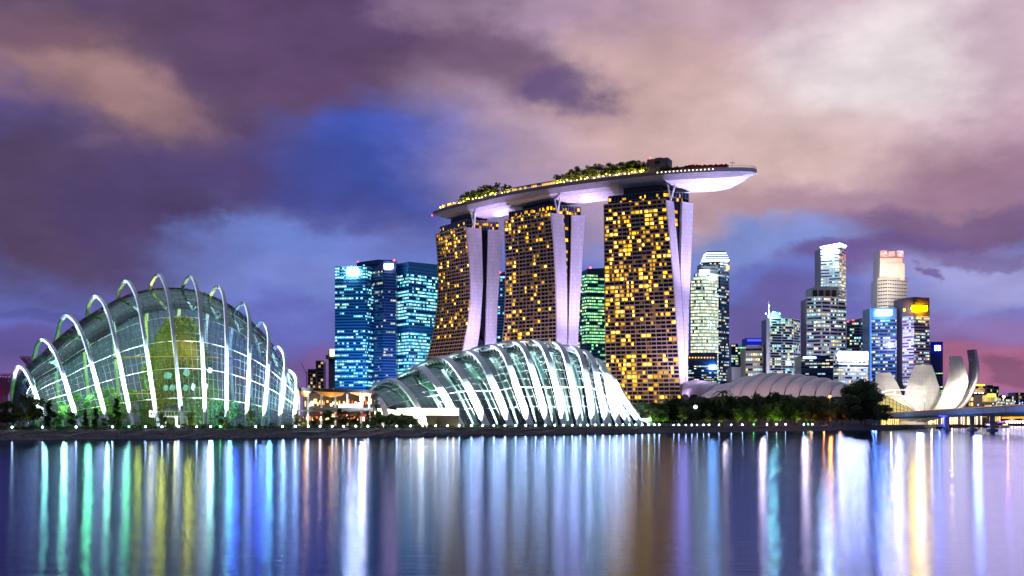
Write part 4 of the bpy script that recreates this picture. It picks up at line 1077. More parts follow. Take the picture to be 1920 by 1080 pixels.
t = office('dark blue office tower with a blue and white lit sign', [(1632, 1440), (1681, 1434)], 578, 30, mixd, nspan, navy, frac=(.4, .9), fins=9, bandtop=.9)
onface(t, 1431, 1643, 1672, 581, 591, glow('blue_white_top_sign', (90, 165, 255), 70, True)); onface(t, 1431.3, 1648, 1670, 583, 588, wsign)
onface(t, 1433, 1631, 1634, 577, 745, glow('blue_edge_light', (90, 150, 255), 1.2), 'edge_light')
t = office('thin white lift tower between the blue sign tower and the yellow sign tower', [(1681, 1446), (1694, 1440)], 570, 10, white, None, pbr('white_lift_cladding', (.6, .58, .68), .6), skip=lambda f: True)
lamp(P(1686, 640, 1400), 130000, (215, 205, 255), 3); beacon(t, 1690, 567, 1436, 1.2)
t = office('dark brown office tower with a glowing yellow sign', [(1692, 1424), (1714, 1410), (1743, 1420)], 559, 34, white, mauve, pbr('brown_curtain_wall', (.05, .035, .05), .3), frac=(.48, .95), bandtop=.84, fins=0)
onface(t, 1407, 1708, 1737, 574, 582.5, ysign)
for a_ in ((1706, 1739, 572.4, 573.4), (1706, 1739, 583.1, 584.1), (1706, 1707.4, 573.4, 583.1), (1737.6, 1739, 573.4, 583.1)): onface(t, 1405.5, *a_, M['dark'], 'sign_surround', 6)  # shroud added to block the sign's spill on the facade
onface(t, 1409, 1694, 1697, 579, 583, glow('small_yellow_sign_light', (255, 196, 0), 12))
t = office('small blue block with a square lit emblem right of the yellow sign tower', [(1745, 1500), (1768, 1495)], 641, 26, green, nspan, pbr('blue_plain_wall', (.03, .05, .22), .5), frac=(.4, .9), bandtop=.62)
onface(t, 1492, 1753, 1763, 648, 657, glow('white_blue_emblem', (120, 160, 255), 60, True)); onface(t, 1492.6, 1751, 1765, 646.5, 658.5, glow('blue_emblem_halo_panel', (20, 40, 255), 3), 'sign_surround')
t = office('low dark blue block with a white lit name strip, behind the ribbed roof', [(1502, 1360), (1562, 1352)], 667, 20, blue_b, None, navy, frac=(.4, .8), bay=5, skip=lambda f: .2 < f < .85 and int(f * 20) % 2)
onface(t, 1350, 1506, 1530, 669, 672, glow('white_strip_sign', (200, 240, 255), 7, True))
t = office('white low block with a glowing white billboard top', [(1563, 1400), (1572, 1392), (1628, 1400)], 662, 18, white, pale, pale, frac=(.4, .9))
onface(t, 1389, 1571, 1627, 662, 674.5, glow('white_billboard_light', (226, 226, 255), 60, True))

# unseen spots added at street level to brighten the main towers
KW = .3
for px, D_, py, w_, c_ in ((1550, 1430, 640, 2200000, (220, 215, 255)), (1470, 1380, 660, 1200000, (215, 215, 255)), (1718, 1350, 640, 900000, (220, 190, 255)), (1420, 1400, 690, 400000, (255, 215, 190)),
                           (657, 1330, 600, 2600000, (110, 190, 255)), (720, 1330, 600, 1600000, (90, 150, 255)), (790, 1330, 600, 2600000, (110, 200, 255)), (1655, 1350, 640, 700000, (120, 160, 255)), (1112, 1400, 600, 900000, (120, 220, 200)), (1600, 1340, 700, 600000, (220, 225, 255)), (1340, 1400, 600, 900000, (150, 190, 255)), (1565, 1530, 540, 500000, (215, 225, 255))):
    spot(G(px, D_, 14), P(px, py, D_ + 90), w_ * KW, c_, 105, .8, 10)
# ------------------------------------------------------------------ exhibition halls with ribbed roofs
M['roofmetal'] = pbr('standing_seam_roof', (.46, .40, .44), .55, var=.05, vscale=.1)
def ribbed_roof(label, ridge, D, depth, n, low, gap):
    t = thing('exhibition_hall', label, 'exhibition hall', G(sum(q[0] for q in ridge) / len(ridge), D + depth / 2), 'ribbed roof halls')
    x0, x1 = ridge[0][0], ridge[-1][0]
    wl = MB(); a, b = G(x0 + 4, D + 1), G(x1 - 4, D + 1); wl.box(((a.x + b.x) / 2, D + depth / 2, (3.2 + zat(low + 3, D)) / 2), (b.x - a.x, depth - 2, zat(low + 3, D) - 3.2)); wl.build('wall', pbr('dark_hall_wall', (.05, .045, .055), .8), t)
    for k in range(n):
        s0, s1 = k / n, (k + 1 - gap) / n
        rows = []
        for i in range(5):
            s = s0 + (s1 - s0) * i / 4; row = []
            for j in range(13):
                v = j / 12                        # front eave -> ridge, swept to the right like a shell
                px = x0 + (x1 - x0) * min(1, s * .93 + .07 * v) + 46 * (v ** .8) * (1 - s) * min(1, s * 6) * .9 - 20 * (1 - v) * (1 - s) * s
                rz = interp([(q[0], q[1]) for q in ridge], px)
                h = (v * (2 - v)) ** .5 if v < 1 else 1
                py = low + (rz - low) * h
                row.append(P(px, py, D + depth * .75 * v) + Vector((0, 0, 1.2 * math.sin(math.pi * i / 4) - 1.4 * (i == 4))))
            row.append(row[-1] + Vector((0, depth * .4, -6)))
            rows.append(row)
        m_ = MB(); m_.grid(rows)
        m_.build('roof', M['roofmetal'], t, smooth=True)
    u = MB(); rows = []
    for i in range(21):
        s = i / 20; row = []
        for j in range(13):
            v = j / 12; px = x0 + (x1 - x0) * min(1, s * .93 + .07 * v) + 46 * (v ** .8) * (1 - s) * min(1, s * 6) * .9 - 20 * (1 - v) * (1 - s) * s
            rz = interp([(q[0], q[1]) for q in ridge], px); h = (v * (2 - v)) ** .5 if v < 1 else 1
            row.append(P(px, low + (rz - low) * h, D + depth * .75 * v) + Vector((0, .8, -1.8)))
        rows.append(row)
    u.grid(rows); u.build('rib_shade_sheet', M['dark'], t)  # dark sheet seen through the gaps stands for the ribs' shadow lines
    return t
ribbed_roof('wide pale hall with a ribbed shell roof behind the dark trees', [(1304, 746), (1340, 729), (1380, 712), (1420, 703), (1450, 700), (1500, 704), (1550, 711), (1592, 722), (1640, 738)], 860, 60, 11, 746, .10)
for px in (1360, 1430, 1510, 1580): lamp(P(px, 728, 830), 16000, (255, 220, 215), 2)  # unseen lamps added in front to brighten the roof
ribbed_roof('dark low hall with a curved roof, between the hotel and the pale ribbed roof', [(1278, 718), (1300, 714), (1330, 717), (1360, 724)], 905, 40, 4, 742, .05)

# ------------------------------------------------------------------ lotus-shaped museum
def seamed(name, col, rough, step, axis=2):
    m_, t, b, o = newmat(name); g = t.node('ShaderNodeNewGeometry').outputs['Position']
    q = t.xyz(g); f_ = t.m('FRACT', t.m('DIVIDE', q[axis], step)); f2 = t.m('FRACT', t.m('DIVIDE', t.m('ADD', q[0], t.m('MULTIPLY', q[1], .6)), step * 1.7))
    seam = t.m('MAXIMUM', t.m('LESS_THAN', f_, .07), t.m('LESS_THAN', f2, .05))
    nz = t.mapr(t.noise(t.vm('MULTIPLY', g, (.25, .25, .06)), 1.0, 5, .6), .3, .7, .86, 1.08, False)
    t.put(b.inputs['Base Color'], t.vm('SCALE', tuple(col), scale=t.m('MULTIPLY', nz, t.m('SUBTRACT', 1.0, t.m('MULTIPLY', seam, .16))))); b.inputs['Roughness'].default_value = rough
    return m_
M['petal'] = seamed('museum_white_skin', (.72, .70, .67), .45, 3.4)
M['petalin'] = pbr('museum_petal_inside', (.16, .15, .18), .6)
DM = 950.0; mcx, mcy = (1704 - CX) / F * DM, DM
mus = thing('lotus_museum', 'white flower-shaped museum of tall curved petals, floodlit', 'museum', (mcx, mcy, ZL))
def petal(phi, Rm, H, w0, wm, wt, lean=0.0, rt=None):
    """phi: heading of the petal, 0 towards the viewer, + to the right; Rm reach; H tip height; widths at root, belly and tip"""
    dr = Vector((math.sin(R(phi)), -math.cos(R(phi)), 0)); tn = Vector((math.cos(R(phi)), math.sin(R(phi)), 0))
    rt = rt if rt is not None else Rm * .96
    prof = crom([(7, 0, 5), (Rm * .48, 0, 8.5 + H * .02), (Rm * .80, 0, H * .30), (Rm * .97, 0, H * .58), (Rm, 0, H * .78), (rt, 0, H)], 22)
    out_, inn, b = [], [], MB()
    for k, q in enumerate(prof):
        s = k / 21
        w_ = w0 + (wm - w0) * math.sin(math.pi / 2 * min(1, s / .5)) if s < .5 else wm + (wt - wm) * ((s - .5) / .5) ** 1.5
        tang = (Vector(prof[min(k + 1, 21)]) - Vector(prof[max(k - 1, 0)])).normalized(); nrm_ = Vector((tang.z, 0, -tang.x))
        row = []
        for j in range(9):
            u = j / 8 - .5; bulge = 1.6 * (1 - (2 * u) ** 2) * min(1, s * 3)
            c0 = Vector((mcx, mcy, 0)) + dr * (q.x + nrm_.x * bulge) + tn * (u * w_) + Vector((0, 0, q.z + nrm_.z * bulge)); row.append(c0)
        out_.append(row)
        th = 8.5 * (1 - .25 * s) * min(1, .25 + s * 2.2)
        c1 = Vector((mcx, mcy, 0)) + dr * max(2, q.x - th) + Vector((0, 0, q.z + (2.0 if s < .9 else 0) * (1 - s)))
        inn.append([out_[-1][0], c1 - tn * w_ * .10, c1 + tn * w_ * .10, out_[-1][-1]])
    b.grid(out_); p = b.build('petal', M['petal'], mus, smooth=True)
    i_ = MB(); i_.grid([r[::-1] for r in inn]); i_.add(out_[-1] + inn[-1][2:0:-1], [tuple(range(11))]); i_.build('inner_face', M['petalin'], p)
    return p
sc_ = DM / 1000
petal(-46, 43, zat(698, DM - 33), 12, 30, 12, rt=47)
petal(-2, 36, zat(684, DM - 37), 20, 31, 14, rt=37)
petal(33, 49, zat(668.5, DM - 39), 24, 34, 14, rt=48)
petal(64, 56, zat(656, DM - 23), 22, 32, 12, rt=54)
petal(130, 30, zat(700, DM + 30), 8, 20, 9)
petal(180, 30, zat(712, DM + 25), 8, 20, 9)
petal(-125, 36, zat(722, DM + 20), 8, 20, 9)
b = MB(); b.tube([(mcx, mcy, 3), (mcx, mcy, 7), (mcx, mcy, 12)], [16, 11, 14], 24); b.build('base', M['petal'], mus, smooth=True)
# glazed entrance canopy with an arched roof at its left
q0 = G(1672, 905); ent = thing('arched_entrance', 'lit arched glass entrance hall at the left foot of the museum', 'entrance hall', q0)
yl = glow('yellow_lit_glass', (255, 232, 140), .75)
gg = MB(); fr = MB(); rows = []
for i in range(13):
    s = i / 12; px = 1640 + 82 * s; row = []
    hgt = 38 * (1 - s ** 1.6) * (.55 + .45 * min(1, s * 4 + .4))
    for j in range(9):
        v = j / 8; row.append(P(px, 777 - hgt * math.sin(v * math.pi / 2), 905 + 14 * (1 - math.cos(v * math.pi / 2))))
    rows.append(row)
gg.grid(rows); gg.build('glazing', yl, ent)
for r in rows: fr.tube([q + Vector((0, -.2, 0)) for q in r], .28, 4)
for j in range(0, 9, 2): fr.tube([r[j] + Vector((0, -.2, 0)) for r in rows], .2, 4)
fr.build('frame', M['dark'], ent)
rf = MB(); rf.ribbon(crom([P(1636, 752, 900), P(1655, 741, 900), P(1680, 740, 900), P(1705, 750, 900), P(1724, 773, 900)], 20), (0, 1, 0), 7, .8); rf.build('arched_roof', M['white'], ent)
rf = MB(); rf.ribbon(crom([P(1640, 741, 897), P(1660, 733, 897), P(1690, 731, 897), P(1715, 733, 897), P(1734, 736.5, 897)], 20), (0, 1, 0), 9, .7); rf.build('canopy', M['white'], ent)
for px, py in ((1678, 736), (1731, 737), (1734, 737), (1700, 757), (1709, 757)):
    q = MB(); q.ball(P(px, py, 893), .55, 6, 4); q.build('lamp', glow('warm_spot_lamp', (255, 220, 150), 12, True), ent)
for px, py, dd, w_, c_ in ((1728, 772, 875, 80000, (255, 246, 232)), (1775, 772, 880, 56000, (255, 246, 234)), (1822, 764, 900, 80000, (255, 236, 205)), (1840, 730, 905, 55000, (255, 242, 226)), (1862, 735, 900, 50000, (255, 244, 228)), (1690, 768, 890, 42000, (255, 240, 214)), (1660, 726, 880, 52000, (255, 246, 230))):
    spot(P(px, py, dd), (mcx, mcy, 34), w_ * .6, c_, 120, .8, 2)

# ------------------------------------------------------------------ bridge, piers, colonnade, far shore
A0, B0 = G(1655, 905, 0), G(1990, 500, 0)
za, zb_ = zat(777, 905), zat(758.5, 500)
br = thing('road_bridge', 'grey concrete road bridge with blue-lit piers at the right edge', 'bridge', (A0 + B0) / 2)
u = (B0 - A0).normalized(); n_ = Vector((u.y, -u.x, 0)); n_ = n_ if n_.x < 0 else -n_; L_ = (B0 - A0).length
def bpt(s, off=0, h=0): return A0.lerp(B0, s) - n_ * off + Vector((0, 0, za + (zb_ - za) * s + h))
girder = pbr('blue_grey_girder', (.2, .32, .45), .6, var=.08, vscale=.2)
for k in range(10):
    s0, s1 = k / 10, (k + 1) / 10 - .0015; b = MB(); rows = []
    for s in (s0, s1): rows.append([bpt(s, 12, -.2), bpt(s, 0, 0), bpt(s, 0, -2.6), bpt(s, 1.6, -3.9), bpt(s, 12, -3.9)])
    b.grid(rows); b.add(rows[0], [(0, 1, 2, 3, 4)]); b.add(rows[1], [(4, 3, 2, 1, 0)]); b.build('girder', girder, br)
b = MB(); b.ribbon([bpt(k / 30, .2, .55) for k in range(31)], (0, 0, 1), 1.0, .25); b.build('parapet', M['grey'], br)
tl = MB(); tl.ribbon([bpt(k / 30, 3, 1.25) for k in range(31)], n_, .5, .45); tl.build('kerb_light', glow('orange_kerb_light', (255, 150, 110), .9), br)
bl = glow('blue_pier_light', (40, 70, 255), 4)
for s, litp in ((.455, True), (.60, False), (.70, False), (.935, True)):
    q = bpt(s, 5); b = MB(); b.box((q.x, q.y, (q.z - 3.9) / 2 + .6), (1.7, 2.6, q.z - 5.0), math.atan2(u.y, u.x)); pr = b.build('pier', M['concrete'], br)
    b = MB(); b.tube([(q.x, q.y, -1), (q.x, q.y, 1.6)], 3.2, 14); b.build('pile_cap', M['grey'], pr)
    if litp:
        b = MB(); e = q - n_ * -1.75; b.box((e.x, e.y, (q.z - 3.9) / 2 + .9), (1.4, .3, q.z - 7.0), math.atan2(u.y, u.x)); b.build('light_strip', bl, pr)
        lamp((e.x + n_.x * 3, e.y + n_.y * 3, 6), 5000, (60, 80, 255), .5)
lampglow = glow('street_lamp_glow', (255, 226, 170), 40, True)
def street_lamp(px, py, D, label, m_=None, r=.7, w_=0, c_=(255, 220, 160), foot_=None):
    q = P(px, py, D); t = thing('street_lamp', label, 'street lamp', (q.x, q.y, foot_ if foot_ is not None else ZL), 'street lamps')
    b = MB(); b.tube([(q.x, q.y, foot_ if foot_ is not None else ZL), (q.x, q.y, q.z)], [.16, .1], 6); b.build('pole', M['dark'], t)
    b = MB(); b.ball(q, r, 8, 5); b.build('lamp_head', m_ or lampglow, t)
    if w_: lamp(q + Vector((0, -1.5, -.3)), w_, c_, .5)
street_lamp(1733, 750.5, 830, 'warm white street lamp on the bridge before the museum', foot_=za)
street_lamp(1882, 744, 1700, 'warm white street lamp far away by the right shore blocks', r=1.7)
street_lamp(1340, 735, 700, 'white street lamp standing behind the trees near the hotel', r=.1)
street_lamp(1556, 743.5, 640, 'orange street lamp among the dark trees left of the big tree', glow('orange_lamp_glow', (255, 140, 40), 40, True), .55, 9000, (255, 140, 50))
street_lamp(1594, 715.5, 850, 'small orange lamp showing through the top of the big tree', glow('orange_lamp_glow', (255, 140, 40), 14, True), .5)
street_lamp(1626, 712, 870, 'small red-orange lamp showing right of the big tree top', glow('red_orange_lamp_glow', (255, 90, 40), 14, True), .5)
blu = glow('blue_railing_lamp', (80, 110, 255), 16, True)
for k, (px, py) in enumerate(((1760, 763), (1766, 761), (1773, 759), (1790, 761), (1797, 757), (1803, 758), (1809, 760), (1834, 759), (1862, 757), (1872, 754), (1888, 757), (1903, 753), (1912, 756), (1917, 755))):
    q = P(px, py, 1050 + k * 30); t = thing('bridge_lamp', f'{ordinal(k + 1)} small blue lamp from the left, beyond the bridge', 'lamp', (q.x, q.y, q.z - 3), 'small blue lamps beyond the bridge')
    b = MB(); b.tube([q + Vector((0, 0, -8)), q], .12, 5); b.build('pole', M['dark'], t); b = MB(); b.ball(q, .75, 6, 4); b.build('lamp_head', blu, t)
# lit colonnade along the quay under the bridge
cq = G(1745, 925, 2.0); co = thing('lit_colonnade', 'row of warm lit columns on the quay seen under the bridge', 'colonnade', cq)
ce = MB(); a, b_ = P(1648, 780, 900), P(1850, 779, 1130)
warmc = pbr('warm_white_column', (.7, .6, .42), .6); cg = glow('warm_column_glow', (255, 214, 120), 2.2); cw = glow('white_column_glow', (255, 236, 200), 2.6)
ce.ribbon([a, b_], (0, 1, 0), 14, .8); ce.build('roof', M['concrete'], co)
bwl = MB(); bwl.ribbon([G(1650, 912, 6), G(1850, 1142, 6)], (0, 0, 1), 9, .5); bwl.build('back_wall', pbr('warm_back_wall', (.35, .25, .12), .8), co)
for k in range(46):
    s = (k + .5) / 46; q = G(1652 + 190 * s, 902 + 215 * s, 0); zt_ = zat(780.5, q.y)
    b = MB(); b.tube([(q.x, q.y, 2.2), (q.x + (.8 if k < 14 else 0), q.y, zt_)], [.45, .6], 6); b.build('column', warmc if k % 3 == 2 else (cg if k < 20 else cw), co)  # most columns emit, standing in for lamplight falling on them
for s in (.1, .3, .5, .7, .9):
    q = G(1652 + 190 * s, 899 + 215 * s, 5); lamp(q, 9000, (255, 210, 130), .6)
qw = MB(); qw.ribbon([G(1655, 888, 1.2), G(1790, 1010, 1.2), G(1850, 1125, 1.2)], (0, 0, 1), 3.0, 1); tag(qw.build('quay_wall', pbr('red_brick_quay', (.2, .09, .06), .85, var=.3, vscale=.6)), 'low brick quay wall below the lit colonnade', 'wall')
# low wide terraces of warm light at the far shore
def lowblock(label, px0, px1, D, py, nf, bandm, bodym, roof=None, name='waterfront_building', cat='building', **kw):
    return office(label, [(px0, D), (px1, D)], py, nf, bandm, None, bodym, name=name, cat=cat, group='waterfront buildings on the right', zvis=800, frac=(.25, .9), **kw)
stone = pbr('lit_stone', (.5, .42, .34), .8)
brownr = pbr('brown_roof', (.12, .05, .04), .8)
t = lowblock('golden lit waterfront hotel with brown roof right of the museum', 1780, 1872, 1780, 744, 5, gold, stone, bay=4)
q = MB(); a = P(1826, 742, 1785); q.box((a.x, 1795, a.z + 2), (72, 30, 4)); q.build('roof', brownr, t)
q = MB(); a = P(1833, 735, 1790); q.box((a.x, 1795, a.z), (22, 16, 12)); q.build('upper_storey', stone, t)
for px in (1822, 1829, 1836, 1843): q = MB(); q.ball(P(px, 738, 1782), 1.5, 6, 4); q.build('lamp', lampglow, t)
t = lowblock('small yellow lit pavilion block beside the golden waterfront hotel', 1842, 1868, 1740, 740, 3, gold, stone, bay=3); onface(t, 1737, 1851, 1867, 738.5, 744, glow('yellow_roof_light', (255, 216, 60), 5), 'roof_light')
t = lowblock('dark block with a row of yellow lamps along its roof behind the museum', 1826, 1847, 1850, 722, 8, dimw, pbr('dark_purple_wall', (.08, .05, .07), .8), bay=4)
for k in range(8):
    q = MB(); q.ball(P(1830 + 2.2 * k, 722 - (2 if k == 0 else 0), 1847), 1.3, 6, 4); q.build('lamp', glow('yellow_roof_lamp', (255, 214, 40), 6), t)
t = lowblock('pale green windowed flats right of the dark block with yellow lamps', 1851, 1862, 1960, 722, 10, green, mauve, bay=3); t = lowblock('twin pale green windowed flats, right one', 1863, 1873, 1970, 724, 10, green, mauve, bay=3)
for k, (a, b_, py) in enumerate(((1868, 1884, 741), (1886, 1902, 743), (1904, 1922, 736), (1923, 1950, 738), (1951, 1990, 733))):
    lowblock(f'{ordinal(k + 1)} distant flat block from the left at the far right shore', a, b_, 2050 + 30 * k, py, 9, white if k < 2 else dimw, mauve, bay=3)
t = lowblock('long low quay terrace with golden arcade lights beyond the bridge', 1760, 1990, 1650, 766, 2, gold, stone, bay=3)
# bank of golden lights and second low deck under the bridge, far right
hb = thing('footbridge', 'low lit footbridge with a purple glow, beyond the road bridge', 'bridge', G(1890, 1300, 0))
q = MB(); q.ribbon(crom([P(1868, 793, 1300), P(1895, 789, 1300), P(1960, 791, 1300)], 14), (0, 1, 0), 6, 1.4); q.build('deck', pbr('purple_lit_deck', (.3, .12, .5), .6), hb)
q = MB()
q.ribbon([P(1880, 783.5, 1320), P(1960, 782, 1320)], (0, 1, 0), 4, 2.2); q.build('canopy', glow('amber_canopy_light', (255, 170, 50), 1.6), hb)
for k in range(9):
    q = MB(); q.ball(P(1888 + 5 * k, 791.5, 1290), 1.1, 6, 4); q.build('lamp', lampglow, hb)
lamp(P(1890, 784, 1285), 20000, (190, 110, 255), 1)
for s_ in (.25, .6, .9): lamp(bpt(s_, -26, -4), 22000, (130, 170, 255), 2)  # unseen lamps added over the water to brighten the bridge girder
# boats
def boat(label, px, D, L__, c1, litm, cab=True):
    q = G(px, D, 0); t = thing('boat', label, 'boat', q, 'boats under the bridge')
    b = MB(); rows = []
    for k in range(9):
        s = k / 8; w_ = 2.2 * math.sin(math.pi * (.12 + .80 * s)) ** .6; xx = q.x + (s - .5) * L__
        rows.append([Vector((xx, q.y - w_, 1.5 + .5 * abs(s - .4))), Vector((xx, q.y - w_ * .7, -.2)), Vector((xx, q.y + w_ * .7, -.2)), Vector((xx, q.y + w_, 1.5 + .5 * abs(s - .4))), Vector((xx, q.y - w_, 1.5 + .5 * abs(s - .4)))])
    b.grid(rows); b.build('hull', c1, t)
    if cab:
        b = MB(); b.box((q.x - L__ * .05, q.y, 2.7), (L__ * .55, 2.6, 2.0)); b.build('cabin', M['white'], t)
        b = MB(); b.box((q.x - L__ * .05, q.y - 1.35, 2.9), (L__ * .5, .1, .9)); b.build('cabin_window', litm, t)
        b = MB(); b.box((q.x - L__ * .05, q.y, 3.9), (L__ * .6, 3.0, .25)); b.build('roof', M['white'], t)
pw = glow('purple_white_boat_light', (190, 160, 255), 6, True)
boat('blue boat with a purple-white lit cabin moored right of the middle piers', 1858, 1020, 15, pbr('blue_hull', (.03, .04, .3), .4), pw)
boat('small dark boat moored beside the first bridge pier', 1770, 860, 12, pbr('dark_hull', (.04, .04, .12), .4), glow('dim_boat_light', (120, 140, 255), .6))
boat('small white boat moored at the far right under the bridge', 1885, 1000, 8, M['white'], glow('warm_boat_light', (255, 214, 150), 3))

# ------------------------------------------------------------------ restaurant pavilion between the two glasshouses
rd = bankD(630) + 30
rest = thing('restaurant', 'two-storey open restaurant with orange-lit canopies between the glasshouses', 'restaurant', G(632, rd + 8))
X = lambda px: (px - CX) / F * rd
M['timber'] = pbr('timber_ceiling', (.55, .28, .07), .6, var=.1, vscale=.6)
for k, (a, b_, pk) in enumerate(((556, 588, 727), (588, 652, 729), (652, 706, 731))):
    q = MB(); zt_, ze = zat(pk, rd), zat(739, rd); am = (a + b_) / 2
    top_ = [Vector((X(a), rd - 3, zt_)), Vector((X(b_), rd - 3, zt_ - .2)), Vector((X(b_), rd + 18, zt_ + .6)), Vector((X(a), rd + 18, zt_ + .6))]
    und = [Vector((X(a) + .2, rd - 2.9, zt_ - 1.0)), Vector((X(b_) - .2, rd - 2.9, zt_ - 1.3)), Vector((X(b_) - 3.5, rd + 6, ze - .6)), Vector((X(a) + 3.5, rd + 6, ze - .6))]
    q.add(top_, [(0, 1, 2, 3)]); q.add([v - Vector((0, 0, .3)) for v in top_], [(3, 2, 1, 0)]); q.add([top_[0], top_[1], top_[1] - Vector((0, 0, 1.5)), top_[0] - Vector((0, 0, 1.1))], [(0, 3, 2, 1)])
    rfo = q.build('roof', M['dark'], rest)
    q = MB(); mid = Vector((X(am), rd + 1, ze - 1.2)); q.add(und + [mid], [(0, 1, 4), (1, 2, 4), (2, 3, 4), (3, 0, 4)]); q.build('canopy', M['timber'], rfo)
    lamp(Vector((X(am), rd + .5, zat(752, rd))), 800, (255, 176, 70), .5)
for px in (560, 577, 602, 628, 651, 677, 692):
    q = MB(); q.box((X(px), rd + .5, (3.2 + zat(739, rd)) / 2), (.75, .75, zat(739, rd) - 3.2)); q.build('column', M['white'], rest)
q = MB(); q.box(((X(560) + X(700)) / 2, rd + 3, zat(770, rd)), (X(700) - X(560), 8, .5)); q.build('floor', M['concrete'], rest)
q = MB(); q.box(((X(588) + X(700)) / 2, rd - 1.2, zat(767, rd)), (X(700) - X(588), .15, 1.1)); q.build('balustrade', pbr('glass_balustrade', (.2, .22, .25), .2), rest)
bw = MB(); bw.box(((X(560) + X(697)) / 2, rd + 9, (3.2 + zat(736, rd)) / 2), (X(697) - X(560), .4, zat(736, rd) - 3.2)); bw.build('back_wall', pbr('restaurant_wall', (.05, .035, .025), .8), rest)
rr = random.Random(4)
ig = [glow('restaurant_light', c_, s) for c_, s in (((255, 210, 140), 2.6), ((255, 240, 215), 3.5), ((255, 120, 60), 1.6), ((255, 70, 50), 1.2))]
for k in range(44):
    px = 564 + 3.0 * k; up = k % 2; q = MB(); w_ = rr.uniform(.35, 1.3)
    q.box((X(px), rd + 6 + rr.uniform(-2, 2), zat(755 if up else 783, rd) + rr.uniform(-.8, .8)), (w_, .15, rr.uniform(.8, 2.2))); q.build('lit_panel', rr.choice(ig[:3]), rest)
q = MB(); q.box((X(655), rd + 4, zat(761, rd)), (10, .2, 1.6)); q.build('bar_light', ig[1], rest)
redb = pbr('red_awning', (.5, .03, .02), .7)
for px, w_ in ((598, 4.2), (640, 4.6), (664, 2.4), (682, 3.0)):
    q = MB(); q.box((X(px), rd - 1.4, zat(778.5, rd)), (w_, .3, 1.1)); q.build('awning', redb, rest)
for px in (575, 600, 630, 655, 685):
    lamp(Vector((X(px), rd - .4, zat(784, rd))), 350, (255, 200, 140), .4); lamp(Vector((X(px), rd + 3, zat(756, rd))), 350, (255, 205, 150), .4)
fl_ = thing('flood_mast', 'floodlight mast with a dazzling white lamp at the restaurant corner', 'floodlight', G(679, rd - 4))
q = MB(); q.tube([G(679, rd - 4), P(679, 748, rd - 4)], .2, 6); q.build('pole', M['grey'], fl_)
q = MB(); q.ball(P(679, 747, rd - 4), 1.0, 8, 6); q.build('lamp_head', glow('flood_lamp_glow', (250, 245, 255), 90, True), fl_); lamp(P(679, 747, rd - 6), 5000, (245, 245, 255), .6)
# ------------------------------------------------------------------ trees, shrubs, bank lamps
def leafball(b, ctr, r, n, rng, ls, flat=.8):
    for _ in range(n):
        d_ = Vector((rng.gauss(0, 1), rng.gauss(0, 1), rng.gauss(0, 1))).normalized() * r * rng.random() ** .45
        q = Vector(ctr) + Vector((d_.x, d_.y, d_.z * flat))
        a = Vector((rng.gauss(0, 1), rng.gauss(0, 1), rng.gauss(0, .7))).normalized(); c_ = a.orthogonal().normalized(); s = ls * rng.uniform(.6, 1.4)
        b.quad(q - a * s, q - c_ * s * .55, q + a * s, q + c_ * s * .55)
def make_tree(seed, h, spread, trunk_h, clumps, per, ls, leaf, name='broadleaf_tree', flat=.75, crown_shape='round'):
    rng = random.Random(seed); t = thing(name, 'tree', 'tree', (0, 0, 0))
    tr = MB(); tr.tube([(0, 0, 0), (.1 * rng.uniform(-1, 1), 0, trunk_h * .6), (.25 * rng.uniform(-1, 1), .2, trunk_h * 1.15), (0, 0, h * .75)], [h * .026, h * .02, h * .016, h * .006], 7)
    cr = MB()
    for k in range(clumps):
        if crown_shape == 'cone':
            hh = trunk_h + (h - trunk_h) * (k + .5) / clumps; rr = spread * (1 - (hh - trunk_h) / (h - trunk_h)) * .7 + .25; a = rng.uniform(0, 6.3)
            c_ = Vector((rr * .6 * math.cos(a), rr * .6 * math.sin(a), hh)); r = max(.5, rr * .6)
        else:
            a = rng.uniform(0, 6.3); q = rng.random() ** .6; hh = trunk_h + (h - trunk_h) * rng.uniform(.05, .92)
            wv = math.sin(math.pi * min(1, max(.12, .15 + .8 * (hh - trunk_h) / (h - trunk_h)))) ** .7
            c_ = Vector((spread * .8 * q * wv * math.cos(a), spread * .8 * q * wv * math.sin(a), hh)); r = spread * rng.uniform(.20, .38)
        tr.tube([(0, 0, min(hh * .8, trunk_h * rng.uniform(.7, 1.1))), c_ * .55 + Vector((0, 0, hh * .38)), c_], [h * .010, h * .007, h * .003], 5)
        leafball(cr, c_, r, per, rng, ls, flat)
    tr.build('trunk', M['trunk'], t); cr.build('crown', leaf, t)
    return remember(t)
def make_palm(seed, h, leaf, nfr=13):
    rng = random.Random(seed); t = thing('palm_tree', 'palm', 'palm tree', (0, 0, 0))
    tr = MB(); tr.tube([(0, 0, 0), (.15, 0, h * .5), (.1, .1, h)], [.22, .16, .14], 6); tr.build('trunk', M['trunk'], t)
    cr = MB()
    for k in range(nfr):
        a = 2 * math.pi * k / nfr + rng.uniform(-.2, .2); el = rng.uniform(.1, 1.1); L__ = h * .42 * rng.uniform(.85, 1.15)
        d_ = Vector((math.cos(a), math.sin(a), 0)); pts = []
        for i in range(7):
            s = i / 6; pts.append(Vector((.1, .1, h)) + d_ * L__ * s * math.cos(el * .6) + Vector((0, 0, L__ * (math.sin(el) * s - .95 * s * s))))
        side = Vector((-d_.y, d_.x, 0))
        for i in range(6):
            for sg in (-1, 1):
                p0, p1 = pts[i], pts[i + 1]; w_ = L__ * .17 * (1 - .6 * i / 6)
                tipv = side * sg * w_ + (p1 - p0) * .7 + Vector((0, 0, -w_ * .35)); cr.quad(p0, p1, p1 + tipv, p0.lerp(p1, .6) + tipv * .9)
    cr.build('crown', leaf, t); return remember(t)
